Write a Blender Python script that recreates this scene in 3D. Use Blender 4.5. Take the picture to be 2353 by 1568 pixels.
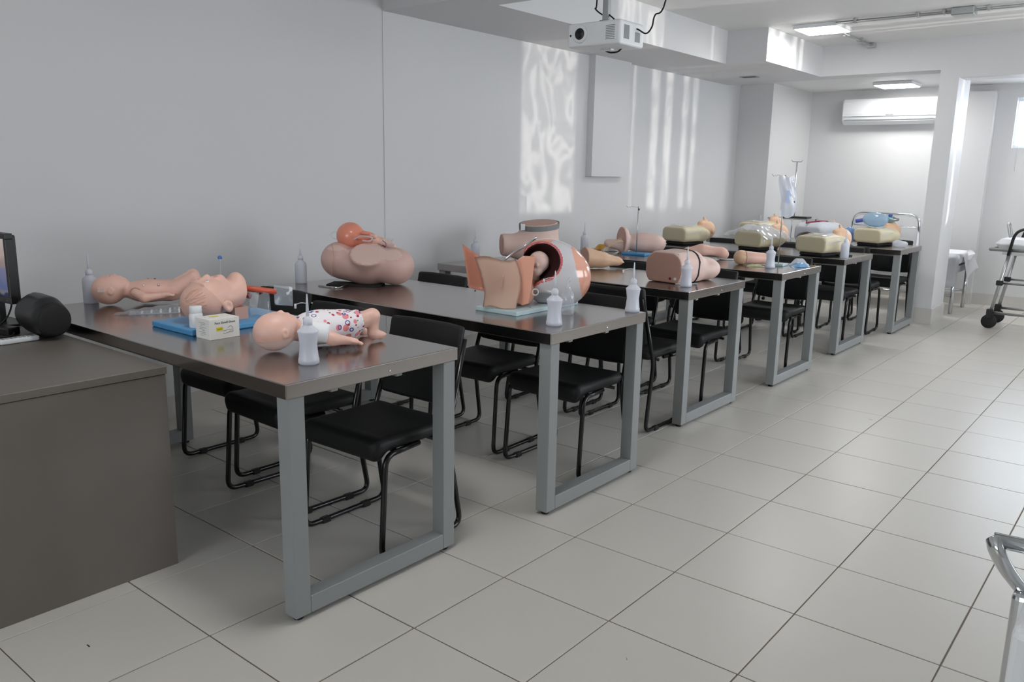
import bpy, bmesh, math, random
import numpy as np
from mathutils import Vector, Matrix, Euler
random.seed(7)
for o in list(bpy.data.objects): bpy.data.objects.remove(o)
sc = bpy.context.scene
COL = sc.collection
PI = math.pi
# ------------------------------------------------------------------ camera (fitted to the floor-tile grid, 0.45 m tiles)
F_PX, YAW, PITCH, ROLL = 1887.558, -0.682046, -0.202349, 0.018797
CAM = Vector((2.19476, -1.22652, 1.44074))
_f = Vector((math.sin(YAW)*math.cos(PITCH), math.cos(YAW)*math.cos(PITCH), math.sin(PITCH)))
_r0 = Vector((math.cos(YAW), -math.sin(YAW), 0)); _u0 = _r0.cross(_f)
_r = _r0*math.cos(ROLL)+_u0*math.sin(ROLL); _u = -_r0*math.sin(ROLL)+_u0*math.cos(ROLL)
cd = bpy.data.cameras.new('camera'); cd.sensor_fit = 'HORIZONTAL'; cd.sensor_width = 36; cd.lens = F_PX/2353*36
cd.clip_start = .05; cd.clip_end = 60
cam = bpy.data.objects.new('camera', cd); COL.objects.link(cam); sc.camera = cam
cam.matrix_world = Matrix(((_r.x, _u.x, -_f.x, CAM.x), (_r.y, _u.y, -_f.y, CAM.y), (_r.z, _u.z, -_f.z, CAM.z), (0, 0, 0, 1)))
def at(px, py, z):                       # photo pixel -> point on the horizontal plane z (floor, desk or table top it stands on)
    d = _f+_r*((px-1176.5)/F_PX)-_u*((py-784)/F_PX)
    return CAM+d*((z-CAM.z)/d.z)
# ------------------------------------------------------------------ light and exposure
sc.view_settings.view_transform = 'Standard'; sc.view_settings.look = 'None'
sc.view_settings.gamma = 1; sc.view_settings.use_curve_mapping = False
sc.view_settings.exposure = 0.0
w = bpy.data.worlds.new('world'); sc.world = w; w.use_nodes = True
w.node_tree.nodes['Background'].inputs[0].default_value = (.75, .86, 1, 1)
w.node_tree.nodes['Background'].inputs[1].default_value = 2.5
def area(name, loc, rot, sx, sy, power, col=(1, 1, 1), spread=PI):
    l = bpy.data.lights.new(name, 'AREA'); l.shape = 'RECTANGLE'; l.size = sx; l.size_y = sy; l.energy = power; l.color = col; l.spread = spread
    o = bpy.data.objects.new(name, l); COL.objects.link(o); o.location = loc; o.rotation_euler = rot; return o
# daylight entering by the windows of the right wall (outside the frame) and of the end wall
area('daylight_right_far', (3.62, 7.35, 1.55), (0, math.radians(90), 0), 1.3, 3.5, 225, (.94, .97, 1))
area('daylight_right_mid', (3.62, 3.6, 1.55), (0, math.radians(90), 0), 1.3, 2.1, 66, (.96, .98, 1))
area('added_fill_front', (.9, -4.32, 1.5), (math.radians(90), 0, 0), 2.6, 1.3, 66, (.98, .99, 1))  # fill added behind the camera for surfaces facing it
area('daylight_end', (1.33, 10.02, 2.09), (math.radians(-90), 0, 0), 1.6, .5, 40, (.78, .87, 1))
# sunlight thrown back up into the room by something shiny outside the right-hand windows
sl = bpy.data.lights.new('sun_glint', 'SPOT'); sl.energy = 1250; sl.spot_size = math.radians(34); sl.spot_blend = .15; sl.shadow_soft_size = .022; sl.color = (1, .95, .90)
so = bpy.data.objects.new('sun_glint', sl); COL.objects.link(so); so.location = (7.2, 6.6, .75)
so.rotation_euler = (Vector((-2.2, 6.55, 2.0))-so.location).to_track_quat('-Z', 'Y').to_euler()
# the glint is broken up by ripples in the reflecting surface
sl.use_nodes = True; nt = sl.node_tree; em_ = nt.nodes['Emission']; tc_ = nt.nodes.new('ShaderNodeTexCoord'); mp0 = nt.nodes.new('ShaderNodeMapping'); mp0.inputs['Scale'].default_value = (26, 13, 1)
nz0 = nt.nodes.new('ShaderNodeTexNoise'); nz0.inputs['Scale'].default_value = 1.6; nz0.inputs['Detail'].default_value = 2; nz0.inputs['Distortion'].default_value = 1.4
nt.links.new(tc_.outputs['Normal'], mp0.inputs[0]); nt.links.new(mp0.outputs[0], nz0.inputs['Vector'])
rp = nt.nodes.new('ShaderNodeValToRGB'); e_ = rp.color_ramp.elements; e_[0].position = .40; e_[0].color = (.7, .7, .7, 1); e_[1].position = .60; e_[1].color = (.7, .7, .7, 1); k_ = e_.new(.5); k_.color = (1.9, 1.9, 1.9, 1)
nt.links.new(nz0.outputs['Fac'], rp.inputs[0]); nt.links.new(rp.outputs[0], em_.inputs['Strength'])
# ------------------------------------------------------------------ materials
def lin(c):
    return tuple(((v/12.92) if v <= .04045 else ((v+.055)/1.055)**2.4) for v in c)
def rgb(r, g, b): return lin((r/255, g/255, b/255))
MATS = {}
def mat(name, col, rough=.5, metal=0., var=.04, scale=6., bump=0., bscale=80., spec=.5, trans=0., alpha=1., coat=0., sub=0., aniso=0.):
    m = bpy.data.materials.new(name); m.use_nodes = True; nt = m.node_tree; b = nt.nodes['Principled BSDF']
    b.inputs['Roughness'].default_value = rough; b.inputs['Metallic'].default_value = metal
    b.inputs['Specular IOR Level'].default_value = spec
    if trans: b.inputs['Transmission Weight'].default_value = trans
    if alpha < 1: b.inputs['Alpha'].default_value = alpha
    if coat: b.inputs['Coat Weight'].default_value = coat; b.inputs['Coat Roughness'].default_value = .12
    if sub: b.inputs['Subsurface Weight'].default_value = sub; b.inputs['Subsurface Radius'].default_value = (.02, .008, .005)
    tc = nt.nodes.new('ShaderNodeTexCoord'); nz = nt.nodes.new('ShaderNodeTexNoise'); nz.inputs['Scale'].default_value = scale; nz.inputs['Detail'].default_value = 4
    nt.links.new(tc.outputs['Object'], nz.inputs['Vector'])
    mx = nt.nodes.new('ShaderNodeMix'); mx.data_type = 'RGBA'
    c1 = tuple(max(0, v*(1-var)) for v in col); c2 = tuple(min(1, v*(1+var)) for v in col)
    mx.inputs[6].default_value = (*c1, 1); mx.inputs[7].default_value = (*c2, 1)
    nt.links.new(nz.outputs['Fac'], mx.inputs[0]); nt.links.new(mx.outputs[2], b.inputs['Base Color'])
    if bump:
        n2 = nt.nodes.new('ShaderNodeTexNoise'); n2.inputs['Scale'].default_value = bscale; n2.inputs['Detail'].default_value = 3
        nt.links.new(tc.outputs['Object'], n2.inputs['Vector'])
        bp = nt.nodes.new('ShaderNodeBump'); bp.inputs['Strength'].default_value = bump; bp.inputs['Distance'].default_value = .002
        nt.links.new(n2.outputs['Fac'], bp.inputs['Height']); nt.links.new(bp.outputs['Normal'], b.inputs['Normal'])
    MATS[name] = m; return m
def emis(name, col, s):
    m = bpy.data.materials.new(name); m.use_nodes = True; nt = m.node_tree; nt.nodes.remove(nt.nodes['Principled BSDF'])
    e = nt.nodes.new('ShaderNodeEmission'); e.inputs[0].default_value = (*col, 1); e.inputs[1].default_value = s
    nt.links.new(e.outputs[0], nt.nodes['Material Output'].inputs[0]); MATS[name] = m; return m
def film(name, col, clear=.6, rough=.08, gloss=.25, tl_=.45):          # thin clear or milky plastic
    m = bpy.data.materials.new(name); m.use_nodes = True; nt = m.node_tree; nt.nodes.remove(nt.nodes['Principled BSDF'])
    tr = nt.nodes.new('ShaderNodeBsdfTransparent'); df = nt.nodes.new('ShaderNodeBsdfDiffuse'); df.inputs[0].default_value = (*col, 1)
    tl = nt.nodes.new('ShaderNodeBsdfTranslucent'); tl.inputs[0].default_value = (*col, 1)
    gl = nt.nodes.new('ShaderNodeBsdfGlossy'); gl.inputs['Roughness'].default_value = rough
    m1 = nt.nodes.new('ShaderNodeMixShader'); m1.inputs[0].default_value = tl_
    nt.links.new(df.outputs[0], m1.inputs[1]); nt.links.new(tl.outputs[0], m1.inputs[2])
    m2 = nt.nodes.new('ShaderNodeMixShader'); m2.inputs[0].default_value = clear
    nt.links.new(m1.outputs[0], m2.inputs[1]); nt.links.new(tr.outputs[0], m2.inputs[2])
    fr = nt.nodes.new('ShaderNodeLayerWeight'); fr.inputs[0].default_value = .25; mu = nt.nodes.new('ShaderNodeMath'); mu.operation = 'MULTIPLY_ADD'; mu.inputs[1].default_value = gloss; mu.inputs[2].default_value = .03; nt.links.new(fr.outputs['Facing'], mu.inputs[0])
    m3 = nt.nodes.new('ShaderNodeMixShader'); nt.links.new(mu.outputs[0], m3.inputs[0])
    nt.links.new(m2.outputs[0], m3.inputs[1]); nt.links.new(gl.outputs[0], m3.inputs[2])
    nt.links.new(m3.outputs[0], nt.nodes['Material Output'].inputs[0])
    tc = nt.nodes.new('ShaderNodeTexCoord'); n2 = nt.nodes.new('ShaderNodeTexNoise'); n2.inputs['Scale'].default_value = 25
    nt.links.new(tc.outputs['Object'], n2.inputs['Vector']); bp = nt.nodes.new('ShaderNodeBump'); bp.inputs['Strength'].default_value = .25; bp.inputs['Distance'].default_value = .004
    nt.links.new(n2.outputs['Fac'], bp.inputs['Height']); nt.links.new(bp.outputs[0], gl.inputs['Normal'])
    MATS[name] = m; return m
wall_m = mat('wall_paint', rgb(210, 210, 211), .55, var=.015, scale=1.2, bump=.05, bscale=60)
ceil_m = mat('ceiling_paint', rgb(226, 226, 225), .6, var=.015, scale=1.0, bump=.04)
tile_m = mat('floor_tile_glaze', rgb(195, 191, 184), .32, var=.03, scale=1.7, spec=.38, bump=.02, bscale=20)
grout_m = mat('grout', rgb(116, 105, 95), .9, var=.1, scale=9)
skirt_m = mat('skirting_tile', rgb(200, 197, 192), .25, var=.04, scale=5)
steel_m = mat('stainless_top', rgb(160, 155, 152), .18, metal=1., var=.05, scale=3)
steele_m = mat('stainless_edge', rgb(140, 135, 130), .30, metal=1., var=.05, scale=4)
frame_m = mat('grey_painted_steel', rgb(140, 143, 143), .42, var=.04, scale=5)
black_m = mat('black_upholstery', rgb(22, 23, 24), .55, var=.15, scale=30, bump=.25, bscale=300, spec=.35)
tube_m = mat('black_tube', rgb(12, 12, 13), .25, var=.05)
rubber_m = mat('black_rubber', rgb(16, 16, 16), .7, var=.1)
lam_m = mat('grey_laminate', rgb(107, 101, 95), .45, var=.05, scale=14, bump=.04, bscale=150)
chrome_m = mat('chrome', rgb(215, 218, 220), .12, metal=1., var=.02)
alu_m = mat('aluminium', rgb(186, 188, 188), .35, metal=.9, var=.03)
wplast_m = mat('white_plastic', rgb(226, 228, 230), .35, var=.02)
bplast_m = mat('black_plastic', rgb(18, 18, 19), .4, var=.08)
skin_m = mat('vinyl_skin', rgb(226, 182, 166), .45, var=.04, scale=9, sub=.0)
skin2_m = mat('vinyl_skin_pale', rgb(220, 190, 180), .5, var=.04, scale=9)
skin3_m = mat('vinyl_skin_tan', rgb(228, 188, 156), .42, var=.05, scale=9)
skincut_m = mat('vinyl_skin_cut', rgb(190, 150, 135), .55, var=.04, scale=7)
mauve_m = mat('vinyl_mauve', rgb(206, 170, 160), .5, var=.05, scale=6)
orange_m = mat('glossy_orange_shell', rgb(230, 166, 142), .16, var=.05, scale=6, coat=.6)
coral_m = mat('coral_doll_skin', rgb(228, 142, 118), .28, var=.05, scale=9, coat=.3)
hair_m = mat('moulded_hair', rgb(210, 168, 152), .5, var=.08, scale=40, bump=.5, bscale=90)
beige_m = mat('beige_torso', rgb(212, 202, 172), .42, var=.04, scale=5)
beiged_m = mat('beige_torso_base', rgb(196, 187, 158), .5, var=.04, scale=5)
blue_m = mat('blue_board', rgb(76, 146, 196), .4, var=.05, scale=8)
lblue_m = mat('pale_blue_board', rgb(186, 208, 214), .4, var=.03, scale=8)
red_m = mat('dark_red', rgb(130, 30, 35), .4, var=.1)
redt_m = mat('red_rubber_tube', rgb(208, 92, 66), .4, var=.08)
white_m = mat('white_cloth', rgb(232, 233, 236), .7, var=.02, bump=.15, bscale=60)
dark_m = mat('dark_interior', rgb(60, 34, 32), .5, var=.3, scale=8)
paper_m = mat('white_card', rgb(232, 231, 226), .6, var=.02)
ink_m = mat('dark_ink', rgb(50, 50, 54), .7, var=.05)
yellow_m = mat('yellow_print', rgb(222, 210, 40), .5, var=.05)
bottle_m = film('milky_bottle', rgb(236, 238, 246), .22, .3, .1, .28)
water_m = film('water_fill', rgb(226, 232, 246), .6, .3, .03, .3)
film_m = film('clear_film', rgb(226, 232, 240), .72, .06)
filmw_m = film('milky_film', rgb(232, 236, 244), .35, .12)
glass_m = film('window_glass', rgb(230, 240, 240), .92, .02)
lamp_m = emis('lamp_diffuser', (1, .99, .97), 40.)
# ------------------------------------------------------------------ mesh helpers
def tag(o, label=None, cat=None, group=None, kind=None):
    for k, v in (('label', label), ('category', cat), ('group', group), ('kind', kind)):
        if v: o[k] = v
    return o
def thing(name, label, cat, loc=(0, 0, 0), rz=0., group=None):
    o = bpy.data.objects.new(name, None); COL.objects.link(o); o.location = loc; o.rotation_euler = (0, 0, rz); o.empty_display_size = .05
    return tag(o, label, cat, group)
def link(name, me, m, parent=None, smooth=False, loc=None, rot=None):
    o = bpy.data.objects.new(name, me); COL.objects.link(o)
    if m is not None and not me.materials: me.materials.append(m)
    if parent: o.parent = parent
    if loc is not None: o.location = loc
    if rot is not None: o.rotation_euler = rot
    if smooth:
        me.polygons.foreach_set('use_smooth', [True]*len(me.polygons))
    return o
def bm_obj(name, bm, m, parent=None, smooth=False, loc=None, rot=None):
    bmesh.ops.recalc_face_normals(bm, faces=bm.faces)
    me = bpy.data.meshes.new(name); bm.to_mesh(me); bm.free()
    return link(name, me, m, parent, smooth, loc, rot)
def add_box(bm, c, s, bev=0., rot=None, seg=1):
    g = bmesh.ops.create_cube(bm, size=1); vs = g['verts']
    bmesh.ops.scale(bm, vec=s, verts=vs)
    if bev:
        es = list({e for v in vs for e in v.link_edges}); r = bmesh.ops.bevel(bm, geom=es, offset=bev, segments=seg, affect='EDGES', profile=.5)
        vs = list({v for v in vs if v.is_valid} | set(r['verts']))
    if rot: bmesh.ops.rotate(bm, verts=vs, cent=(0, 0, 0), matrix=Euler(rot).to_matrix())
    bmesh.ops.translate(bm, verts=vs, vec=c)
def box(name, c, s, m, parent=None, bev=0., rot=None, seg=1, loc=None):
    bm = bmesh.new(); add_box(bm, c, s, bev, rot, seg); return bm_obj(name, bm, m, parent, loc=loc)
def rbox(name, x0, x1, y0, y1, z0, z1, m, parent=None, bev=0.):
    return box(name, ((x0+x1)/2, (y0+y1)/2, (z0+z1)/2), (x1-x0, y1-y0, z1-z0), m, parent, bev)
def fillet(pts, r, n=5):
    pts = [Vector(p) for p in pts]; out = [pts[0]]
    for a, b, c in zip(pts, pts[1:], pts[2:]):
        d1 = (a-b); d2 = (c-b); k = min(r, d1.length*.49, d2.length*.49); p = b+d1.normalized()*k; e = b+d2.normalized()*k
        for i in range(n+1):
            t = i/n; out.append(p*(1-t)**2+b*2*t*(1-t)+e*t*t)
    out.append(pts[-1]); return out
def add_tube(bm, pts, r, n=8, caps=True, flat=1.):
    pts = [Vector(p) for p in pts]; rr = r if isinstance(r, (list, tuple)) else [r]*len(pts); rings = []
    t0 = (pts[1]-pts[0]).normalized(); nrm = t0.orthogonal().normalized()
    for i, p in enumerate(pts):
        t = ((pts[min(i+1, len(pts)-1)]-pts[max(i-1, 0)])).normalized()
        nrm = (nrm-t*nrm.dot(t)).normalized(); bn = t.cross(nrm)
        rings.append([bm.verts.new(p+(nrm*math.cos(2*PI*k/n)+bn*math.sin(2*PI*k/n)*flat)*rr[i]) for k in range(n)])
    for a, b in zip(rings, rings[1:]):
        for k in range(n): bm.faces.new((a[k], a[(k+1) % n], b[(k+1) % n], b[k]))
    if caps: bm.faces.new(rings[0][::-1]); bm.faces.new(rings[-1])
def tube(name, pts, r, m, parent=None, n=8, fil=0., smooth=True, loc=None):
    bm = bmesh.new(); add_tube(bm, fillet(pts, fil) if fil else pts, r, n); return bm_obj(name, bm, m, parent, smooth, loc)
def spline(pts, n=8):
    P = [Vector(p) for p in pts]; P = [P[0]*2-P[1]]+P+[P[-1]*2-P[-2]]; out = []
    for i in range(1, len(P)-2):
        for k in range(n):
            t = k/n; a, b, c, d = P[i-1], P[i], P[i+1], P[i+2]
            out.append(.5*((2*b)+(c-a)*t+(2*a-5*b+4*c-d)*t*t+(3*b-a-3*c+d)*t**3))
    out.append(P[-2]); return out
def lathe(name, prof, m, parent=None, n=20, loc=None, smooth=True, sx=1., sy=1., cap=True):
    bm = bmesh.new(); rings = [[bm.verts.new((r*math.cos(2*PI*k/n)*sx, r*math.sin(2*PI*k/n)*sy, z)) for k in range(n)] for r, z in prof]
    for a, b in zip(rings, rings[1:]):
        for k in range(n): bm.faces.new((a[k], a[(k+1) % n], b[(k+1) % n], b[k]))
    if cap: bm.faces.new(rings[0][::-1]); bm.faces.new(rings[-1])
    o = bm_obj(name, bm, m, parent, False, loc)
    if smooth:
        o.data.polygons.foreach_set('use_smooth', [len(p.vertices) == 4 for p in o.data.polygons])
    return o
def prism(name, poly, z0, z1, m, parent=None, bev=0., loc=None, rot=None):
    bm = bmesh.new(); f = bm.faces.new([bm.verts.new((x, y, z0)) for x, y in poly])
    r = bmesh.ops.extrude_face_region(bm, geom=[f]); bmesh.ops.translate(bm, verts=[v for v in r['geom'] if isinstance(v, bmesh.types.BMVert)], vec=(0, 0, z1-z0))
    if bev: bmesh.ops.bevel(bm, geom=list(bm.edges), offset=bev, segments=2, affect='EDGES', profile=.5)
    return bm_obj(name, bm, m, parent, loc=loc, rot=rot)
def sheet(name, fn, nu, nv, m, parent=None, loc=None, rot=None, thick=0.):
    bm = bmesh.new(); V = [[bm.verts.new(fn(i/nu, j/nv)) for j in range(nv+1)] for i in range(nu+1)]
    for i in range(nu):
        for j in range(nv): bm.faces.new((V[i][j], V[i+1][j], V[i+1][j+1], V[i][j+1]))
    if thick: bmesh.ops.solidify(bm, geom=list(bm.faces), thickness=thick)
    return bm_obj(name, bm, m, parent, True, loc, rot)
def text(name, s, size, m, parent=None, loc=(0, 0, 0), rot=(0, 0, 0), ext=.0003, align='CENTER'):
    cu = bpy.data.curves.new(name, 'FONT'); cu.body = s; cu.size = size; cu.extrude = ext; cu.align_x = align; cu.align_y = 'CENTER'; cu.resolution_u = 2
    t = bpy.data.objects.new(name, cu); COL.objects.link(t); dg = bpy.context.evaluated_depsgraph_get(); me = bpy.data.meshes.new_from_object(t.evaluated_get(dg))
    bpy.data.objects.remove(t); bpy.data.curves.remove(cu); me.materials.clear()
    return link(name, me, m, parent, False, loc, rot)
def copy_tree(o, parent=None):
    c = o.copy(); COL.objects.link(c)
    if parent: c.parent = parent
    for ch in o.children: copy_tree(ch, c)
    return c
# ------------------------------------------------------------------ soft bodies: distance fields meshed with surface nets
def Vv(p): return np.array(p, float)
def sel(c, r, rot=None):                 # ellipsoid
    c = Vv(c); r = Vv(r); Rm = np.array(Euler(rot).to_matrix()).T if rot else None
    def f(P):
        q = P-c
        if Rm is not None: q = q@Rm.T
        k0 = np.linalg.norm(q/r, axis=-1); k1 = np.linalg.norm(q/(r*r), axis=-1)
        return k0*(k0-1)/np.maximum(k1, 1e-9)
    return f
def scap(a, b, ra, rb=None):             # tapered capsule
    a = Vv(a); b = Vv(b); rb = ra if rb is None else rb; d = b-a; L = d@d
    def f(P):
        t = np.clip(((P-a)@d)/L, 0, 1); return np.linalg.norm(P-a-t[..., None]*d, axis=-1)-(ra+(rb-ra)*t)
    return f
def sbox(c, h, r=0., rot=None):
    c = Vv(c); h = Vv(h)-r; Rm = np.array(Euler(rot).to_matrix()).T if rot else None
    def f(P):
        q = P-c
        if Rm is not None: q = q@Rm.T
        q = np.abs(q)-h
        return np.linalg.norm(np.maximum(q, 0), axis=-1)+np.minimum(q.max(-1), 0)-r
    return f
def smin(k, *fs):
    def f(P):
        d = fs[0](P)
        for g in fs[1:]:
            e = g(P); h = np.clip(.5+.5*(e-d)/k, 0, 1); d = e*(1-h)+d*h-k*h*(1-h)
        return d
    return f
def chain(pts, rs): return [scap(a, b, r1, r2) for a, b, r1, r2 in zip(pts, pts[1:], rs, rs[1:])]
def cut(f, p, n, k=.004):                # remove the half space on the side n points to
    p = Vv(p); n = Vv(n)/np.linalg.norm(n)
    def g(P):
        d = f(P); e = (P-p)@n; h = np.clip(.5-.5*(e-d)/k, 0, 1); return e*(1-h)+d*h+k*h*(1-h)
    return g
def sub(f, g, k=.006):
    def q(P):
        d = f(P); e = -g(P); h = np.clip(.5-.5*(e-d)/k, 0, 1); return e*(1-h)+d*h+k*h*(1-h)
    return q
def off(f, t): return lambda P: f(P)-t
def mesh_sdf(name, f, lo, hi, h, m, parent=None, loc=None, rot=None, pick=None):
    lo = Vv(lo)-2*h; hi = Vv(hi)+2*h; n = np.ceil((hi-lo)/h).astype(int)+1
    ax = [lo[i]+h*np.arange(n[i]) for i in range(3)]
    G = np.stack(np.meshgrid(*ax, indexing='ij'), -1); D = f(G.reshape(-1, 3)).reshape(n); S = D < 0
    cn = n-1; cnt = np.zeros(cn); pos = np.zeros((*cn, 3)); sl = lambda o: tuple(slice(o[i], o[i]+cn[i]) for i in range(3))
    for a in range(3):
        b, c = [i for i in range(3) if i != a]
        for ob in (0, 1):
            for oc in (0, 1):
                o0 = [0, 0, 0]; o0[b] = ob; o0[c] = oc; o1 = list(o0); o1[a] = 1
                d0 = D[sl(o0)]; d1 = D[sl(o1)]; x = S[sl(o0)] != S[sl(o1)]
                t = np.where(x, d0/np.where(x, d0-d1, 1), 0); cnt += x
                for i in range(3): pos[..., i] += x*((t if i == a else o0[i]))
    act = cnt > 0; idx = -np.ones(cn, int); idx[act] = np.arange(act.sum())
    I = np.argwhere(act); V = lo+h*(I+pos[act]/cnt[act][:, None]); F = []
    for a in range(3):
        b, c = (a+1) % 3, (a+2) % 3
        s0 = [slice(0, n[i]) for i in range(3)]; s1 = list(s0); s0[a] = slice(0, n[a]-1); s1[a] = slice(1, n[a])
        x = np.argwhere(S[tuple(s0)] != S[tuple(s1)]); x = x[(x[:, b] > 0) & (x[:, c] > 0) & (x[:, b] < cn[b]) & (x[:, c] < cn[c])]
        if not len(x): continue
        def g(db, dc):
            y = x.copy(); y[:, b] -= db; y[:, c] -= dc; return idx[y[:, 0], y[:, 1], y[:, 2]]
        q = np.stack([g(1, 1), g(0, 1), g(0, 0), g(1, 0)], 1); flip = ~S[x[:, 0], x[:, 1], x[:, 2]]; q[flip] = q[flip][:, ::-1]; F.append(q)
    me = bpy.data.meshes.new(name); me.from_pydata(V.tolist(), [], np.concatenate(F).tolist()); me.validate()
    o = link(name, me, None, parent, True, loc, rot)
    for mm in (m if isinstance(m, (list, tuple)) else [m]): me.materials.append(mm)
    if pick:
        cen = np.array([p.center[:] for p in me.polygons]); nor = np.array([p.normal[:] for p in me.polygons])
        me.polygons.foreach_set('material_index', pick(cen, nor).astype(np.int32))
    return o
# ------------------------------------------------------------------ the room
WX, RX, EY, FY, CZ = -2.25, 3.5, 9.85, -4.2, 2.8
def struct(o): o['kind'] = 'structure'; return o
fl = struct(rbox('floor', WX-.2, RX+.2, FY-.2, EY+.2, -.12, -.003, grout_m))
bm = bmesh.new(); add_box(bm, (0, 0, -.006), (.4450, .4450, .012), .0012); tme = bpy.data.meshes.new('floor_tile'); bm.to_mesh(tme); bm.free(); tme.materials.append(tile_m)
rest = bmesh.new()
for i in range(-5, 8):
    for j in range(-10, 22):
        x, y = (i+.5)*.45, (j+.5)*.45
        if x < WX-.2 or x > RX+.1 or y > EY+.1: continue
        seen = (i <= 4 and j >= -2)
        if seen:
            o = link('floor_tile', tme, None, fl, loc=(x+random.uniform(-.0006, .0006), y+random.uniform(-.0006, .0006), random.uniform(-.0003, 0)))
        else: add_box(rest, (x, y, -.006), (.4450, .4450, .012))
tag(bm_obj('floor_tile_field', rest, tile_m, fl), kind='stuff')
box('floor_scuff', (0, 0, .0006), (.017, .004, .0006), ink_m, fl, loc=at(203, 1485, 0))
box('floor_scuff', (0, 0, .0006), (.012, .003, .0006), frame_m, fl, rot=(0, 0, -.9), loc=at(1440, 1515, 0)); box('floor_scuff', (0, 0, .0006), (.02, .006, .0006), frame_m, fl, loc=at(2001, 965, 0))
def wallbox(*a, **k): return struct(rbox(*a, **k))
wl = wallbox('wall_left', WX-.2, WX, FY-.2, 8.55, 0, CZ, wall_m)
wallbox('wall_left_return', WX-.2, -1.83, 8.55, EY+.2, 0, CZ, wall_m)
rbox('pilaster', WX, WX+.006, 2.78, 3.10, 0, 2.5, wall_m, wl)
# wall with the opening [a0,a1]x[z0,z1] list, built of boxes
def holed(name, axis, c0, c1, a0, a1, holes, m):
    bm = bmesh.new(); xs = [a0]+[v for h in holes for v in h[:2]]+[a1]
    def bx(p, q, z0, z1):
        if q-p < 1e-4 or z1-z0 < 1e-4: return
        if axis == 'x': add_box(bm, ((c0+c1)/2, (p+q)/2, (z0+z1)/2), (c1-c0, q-p, z1-z0))
        else: add_box(bm, ((p+q)/2, (c0+c1)/2, (z0+z1)/2), (q-p, c1-c0, z1-z0))
    for k in range(0, len(xs), 2): bx(xs[k], xs[k+1], 0, CZ)
    for p, q, z0, z1 in holes: bx(p, q, 0, z0); bx(p, q, z1, CZ)
    return struct(bm_obj(name, bm, m))
holed('wall_right', 'x', RX, RX+.15, FY-.2, EY+.2, [(2.5, 4.7, .85, 2.2), (5.5, 9.2, .85, 2.2)], wall_m)
we = holed('wall_end', 'y', EY, EY+.15, -1.83, RX+.15, [(.5, 2.2, 1.82, 2.38)], wall_m)
rbox('pilaster', .005, .30, 9.72, EY, 0, 2.45, wall_m, we)
holed('wall_front', 'y', FY-.2, FY, WX-.2, RX+.2, [(-.7, 1.9, .85, 2.15)], wall_m)
ce = wallbox('ceiling', WX-.2, RX+.2, FY-.2, EY+.2, CZ, CZ+.15, ceil_m)
wallbox('ceiling_recess_end', WX, RX, 8.2, EY, 2.53, CZ, ceil_m)
def beam(x0, x1, y0, y1, z0): return wallbox('ceiling_beam', x0, x1, y0, y1, z0, CZ, wall_m)
beam(WX, RX, 2.78, 3.07, 2.5)                     # cross beam over the first pilaster
beam(WX, -1.46, 3.07, 6.45, 2.5)                  # soffit along the left wall
beam(WX, -1.06, 6.45, 7.9, 2.5)                   # deeper box of the soffit
beam(WX, .28, 7.9, 8.2, 2.5)                      # far cross beam carried by the pillar
beam(.28, RX, 7.9, 8.2, 2.42)
wallbox('pillar', .11, .28, 7.9, 8.42, 0, 2.5, wall_m)
struct(box('trim_1', (WX+.035, 5.6, 1.96), (.07, .62, 1.08), wall_m))             # boxed pipe run on the left wall
def skirt(name, x0, x1, y0, y1, h=.13): return wallbox(name, x0, x1, y0, y1, 0, h, skirt_m)
skirt('baseboard_left', WX, WX+.012, FY, 2.78); skirt('baseboard_left_far', WX, WX+.012, 3.10, 8.55)
skirt('baseboard_return', -1.83, -1.818, 8.55, EY); skirt('baseboard_end', -1.83, .005, EY-.012, EY)
skirt('baseboard_end_right', .30, RX, EY-.012, EY); skirt('baseboard_pilaster', -.005, .31, 9.708, 9.72)
skirt('baseboard_front', WX, RX, FY, FY+.012); skirt('baseboard_right', RX-.012, RX, FY, EY)
wallbox('baseboard_pillar', .098, .292, 7.888, 8.432, 0, .155, skirt_m)
# windows: the end wall's (seen) and the right wall's (out of frame); the front wall's is added for fill
def window(name, axis, c, a0, a1, z0, z1, n):
    bm = bmesh.new(); t = .045
    def bx(p, q, u, v):
        if axis == 'y': add_box(bm, ((p+q)/2, c, (u+v)/2), (q-p, .05, v-u), .003)
        else: add_box(bm, (c, (p+q)/2, (u+v)/2), (.05, q-p, v-u), .003)
    t = .03
    bx(a0, a1, z0, z0+t); bx(a0, a1, z1-t, z1)
    for k in range(n+1):
        p = a0+(a1-a0-t)*k/n; bx(p, p+t, z0+t, z1-t)
    o = struct(bm_obj(name, bm, wplast_m))
    for k in range(n):
        p = a0+(a1-a0-t)*k/n+t; q_ = a0+(a1-a0-t)*(k+1)/n
        if axis == 'y': rbox('pane', p, q_, c-.003, c+.003, z0+t, z1-t, glass_m, o)
        else: rbox('pane', c-.003, c+.003, p, q_, z0+t, z1-t, glass_m, o)
    return o
window('window_1', 'y', EY+.10, .5, 2.2, 1.82, 2.38, 3)
window('added_window_front', 'y', FY-.1, -.7, 1.9, .85, 2.15, 3)  # unseen opening, added as the source of the front fill
window('window_2', 'x', RX+.10, 2.5, 4.7, .85, 2.2, 3)
window('window_3', 'x', RX+.10, 5.5, 9.2, .85, 2.2, 4)
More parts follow.
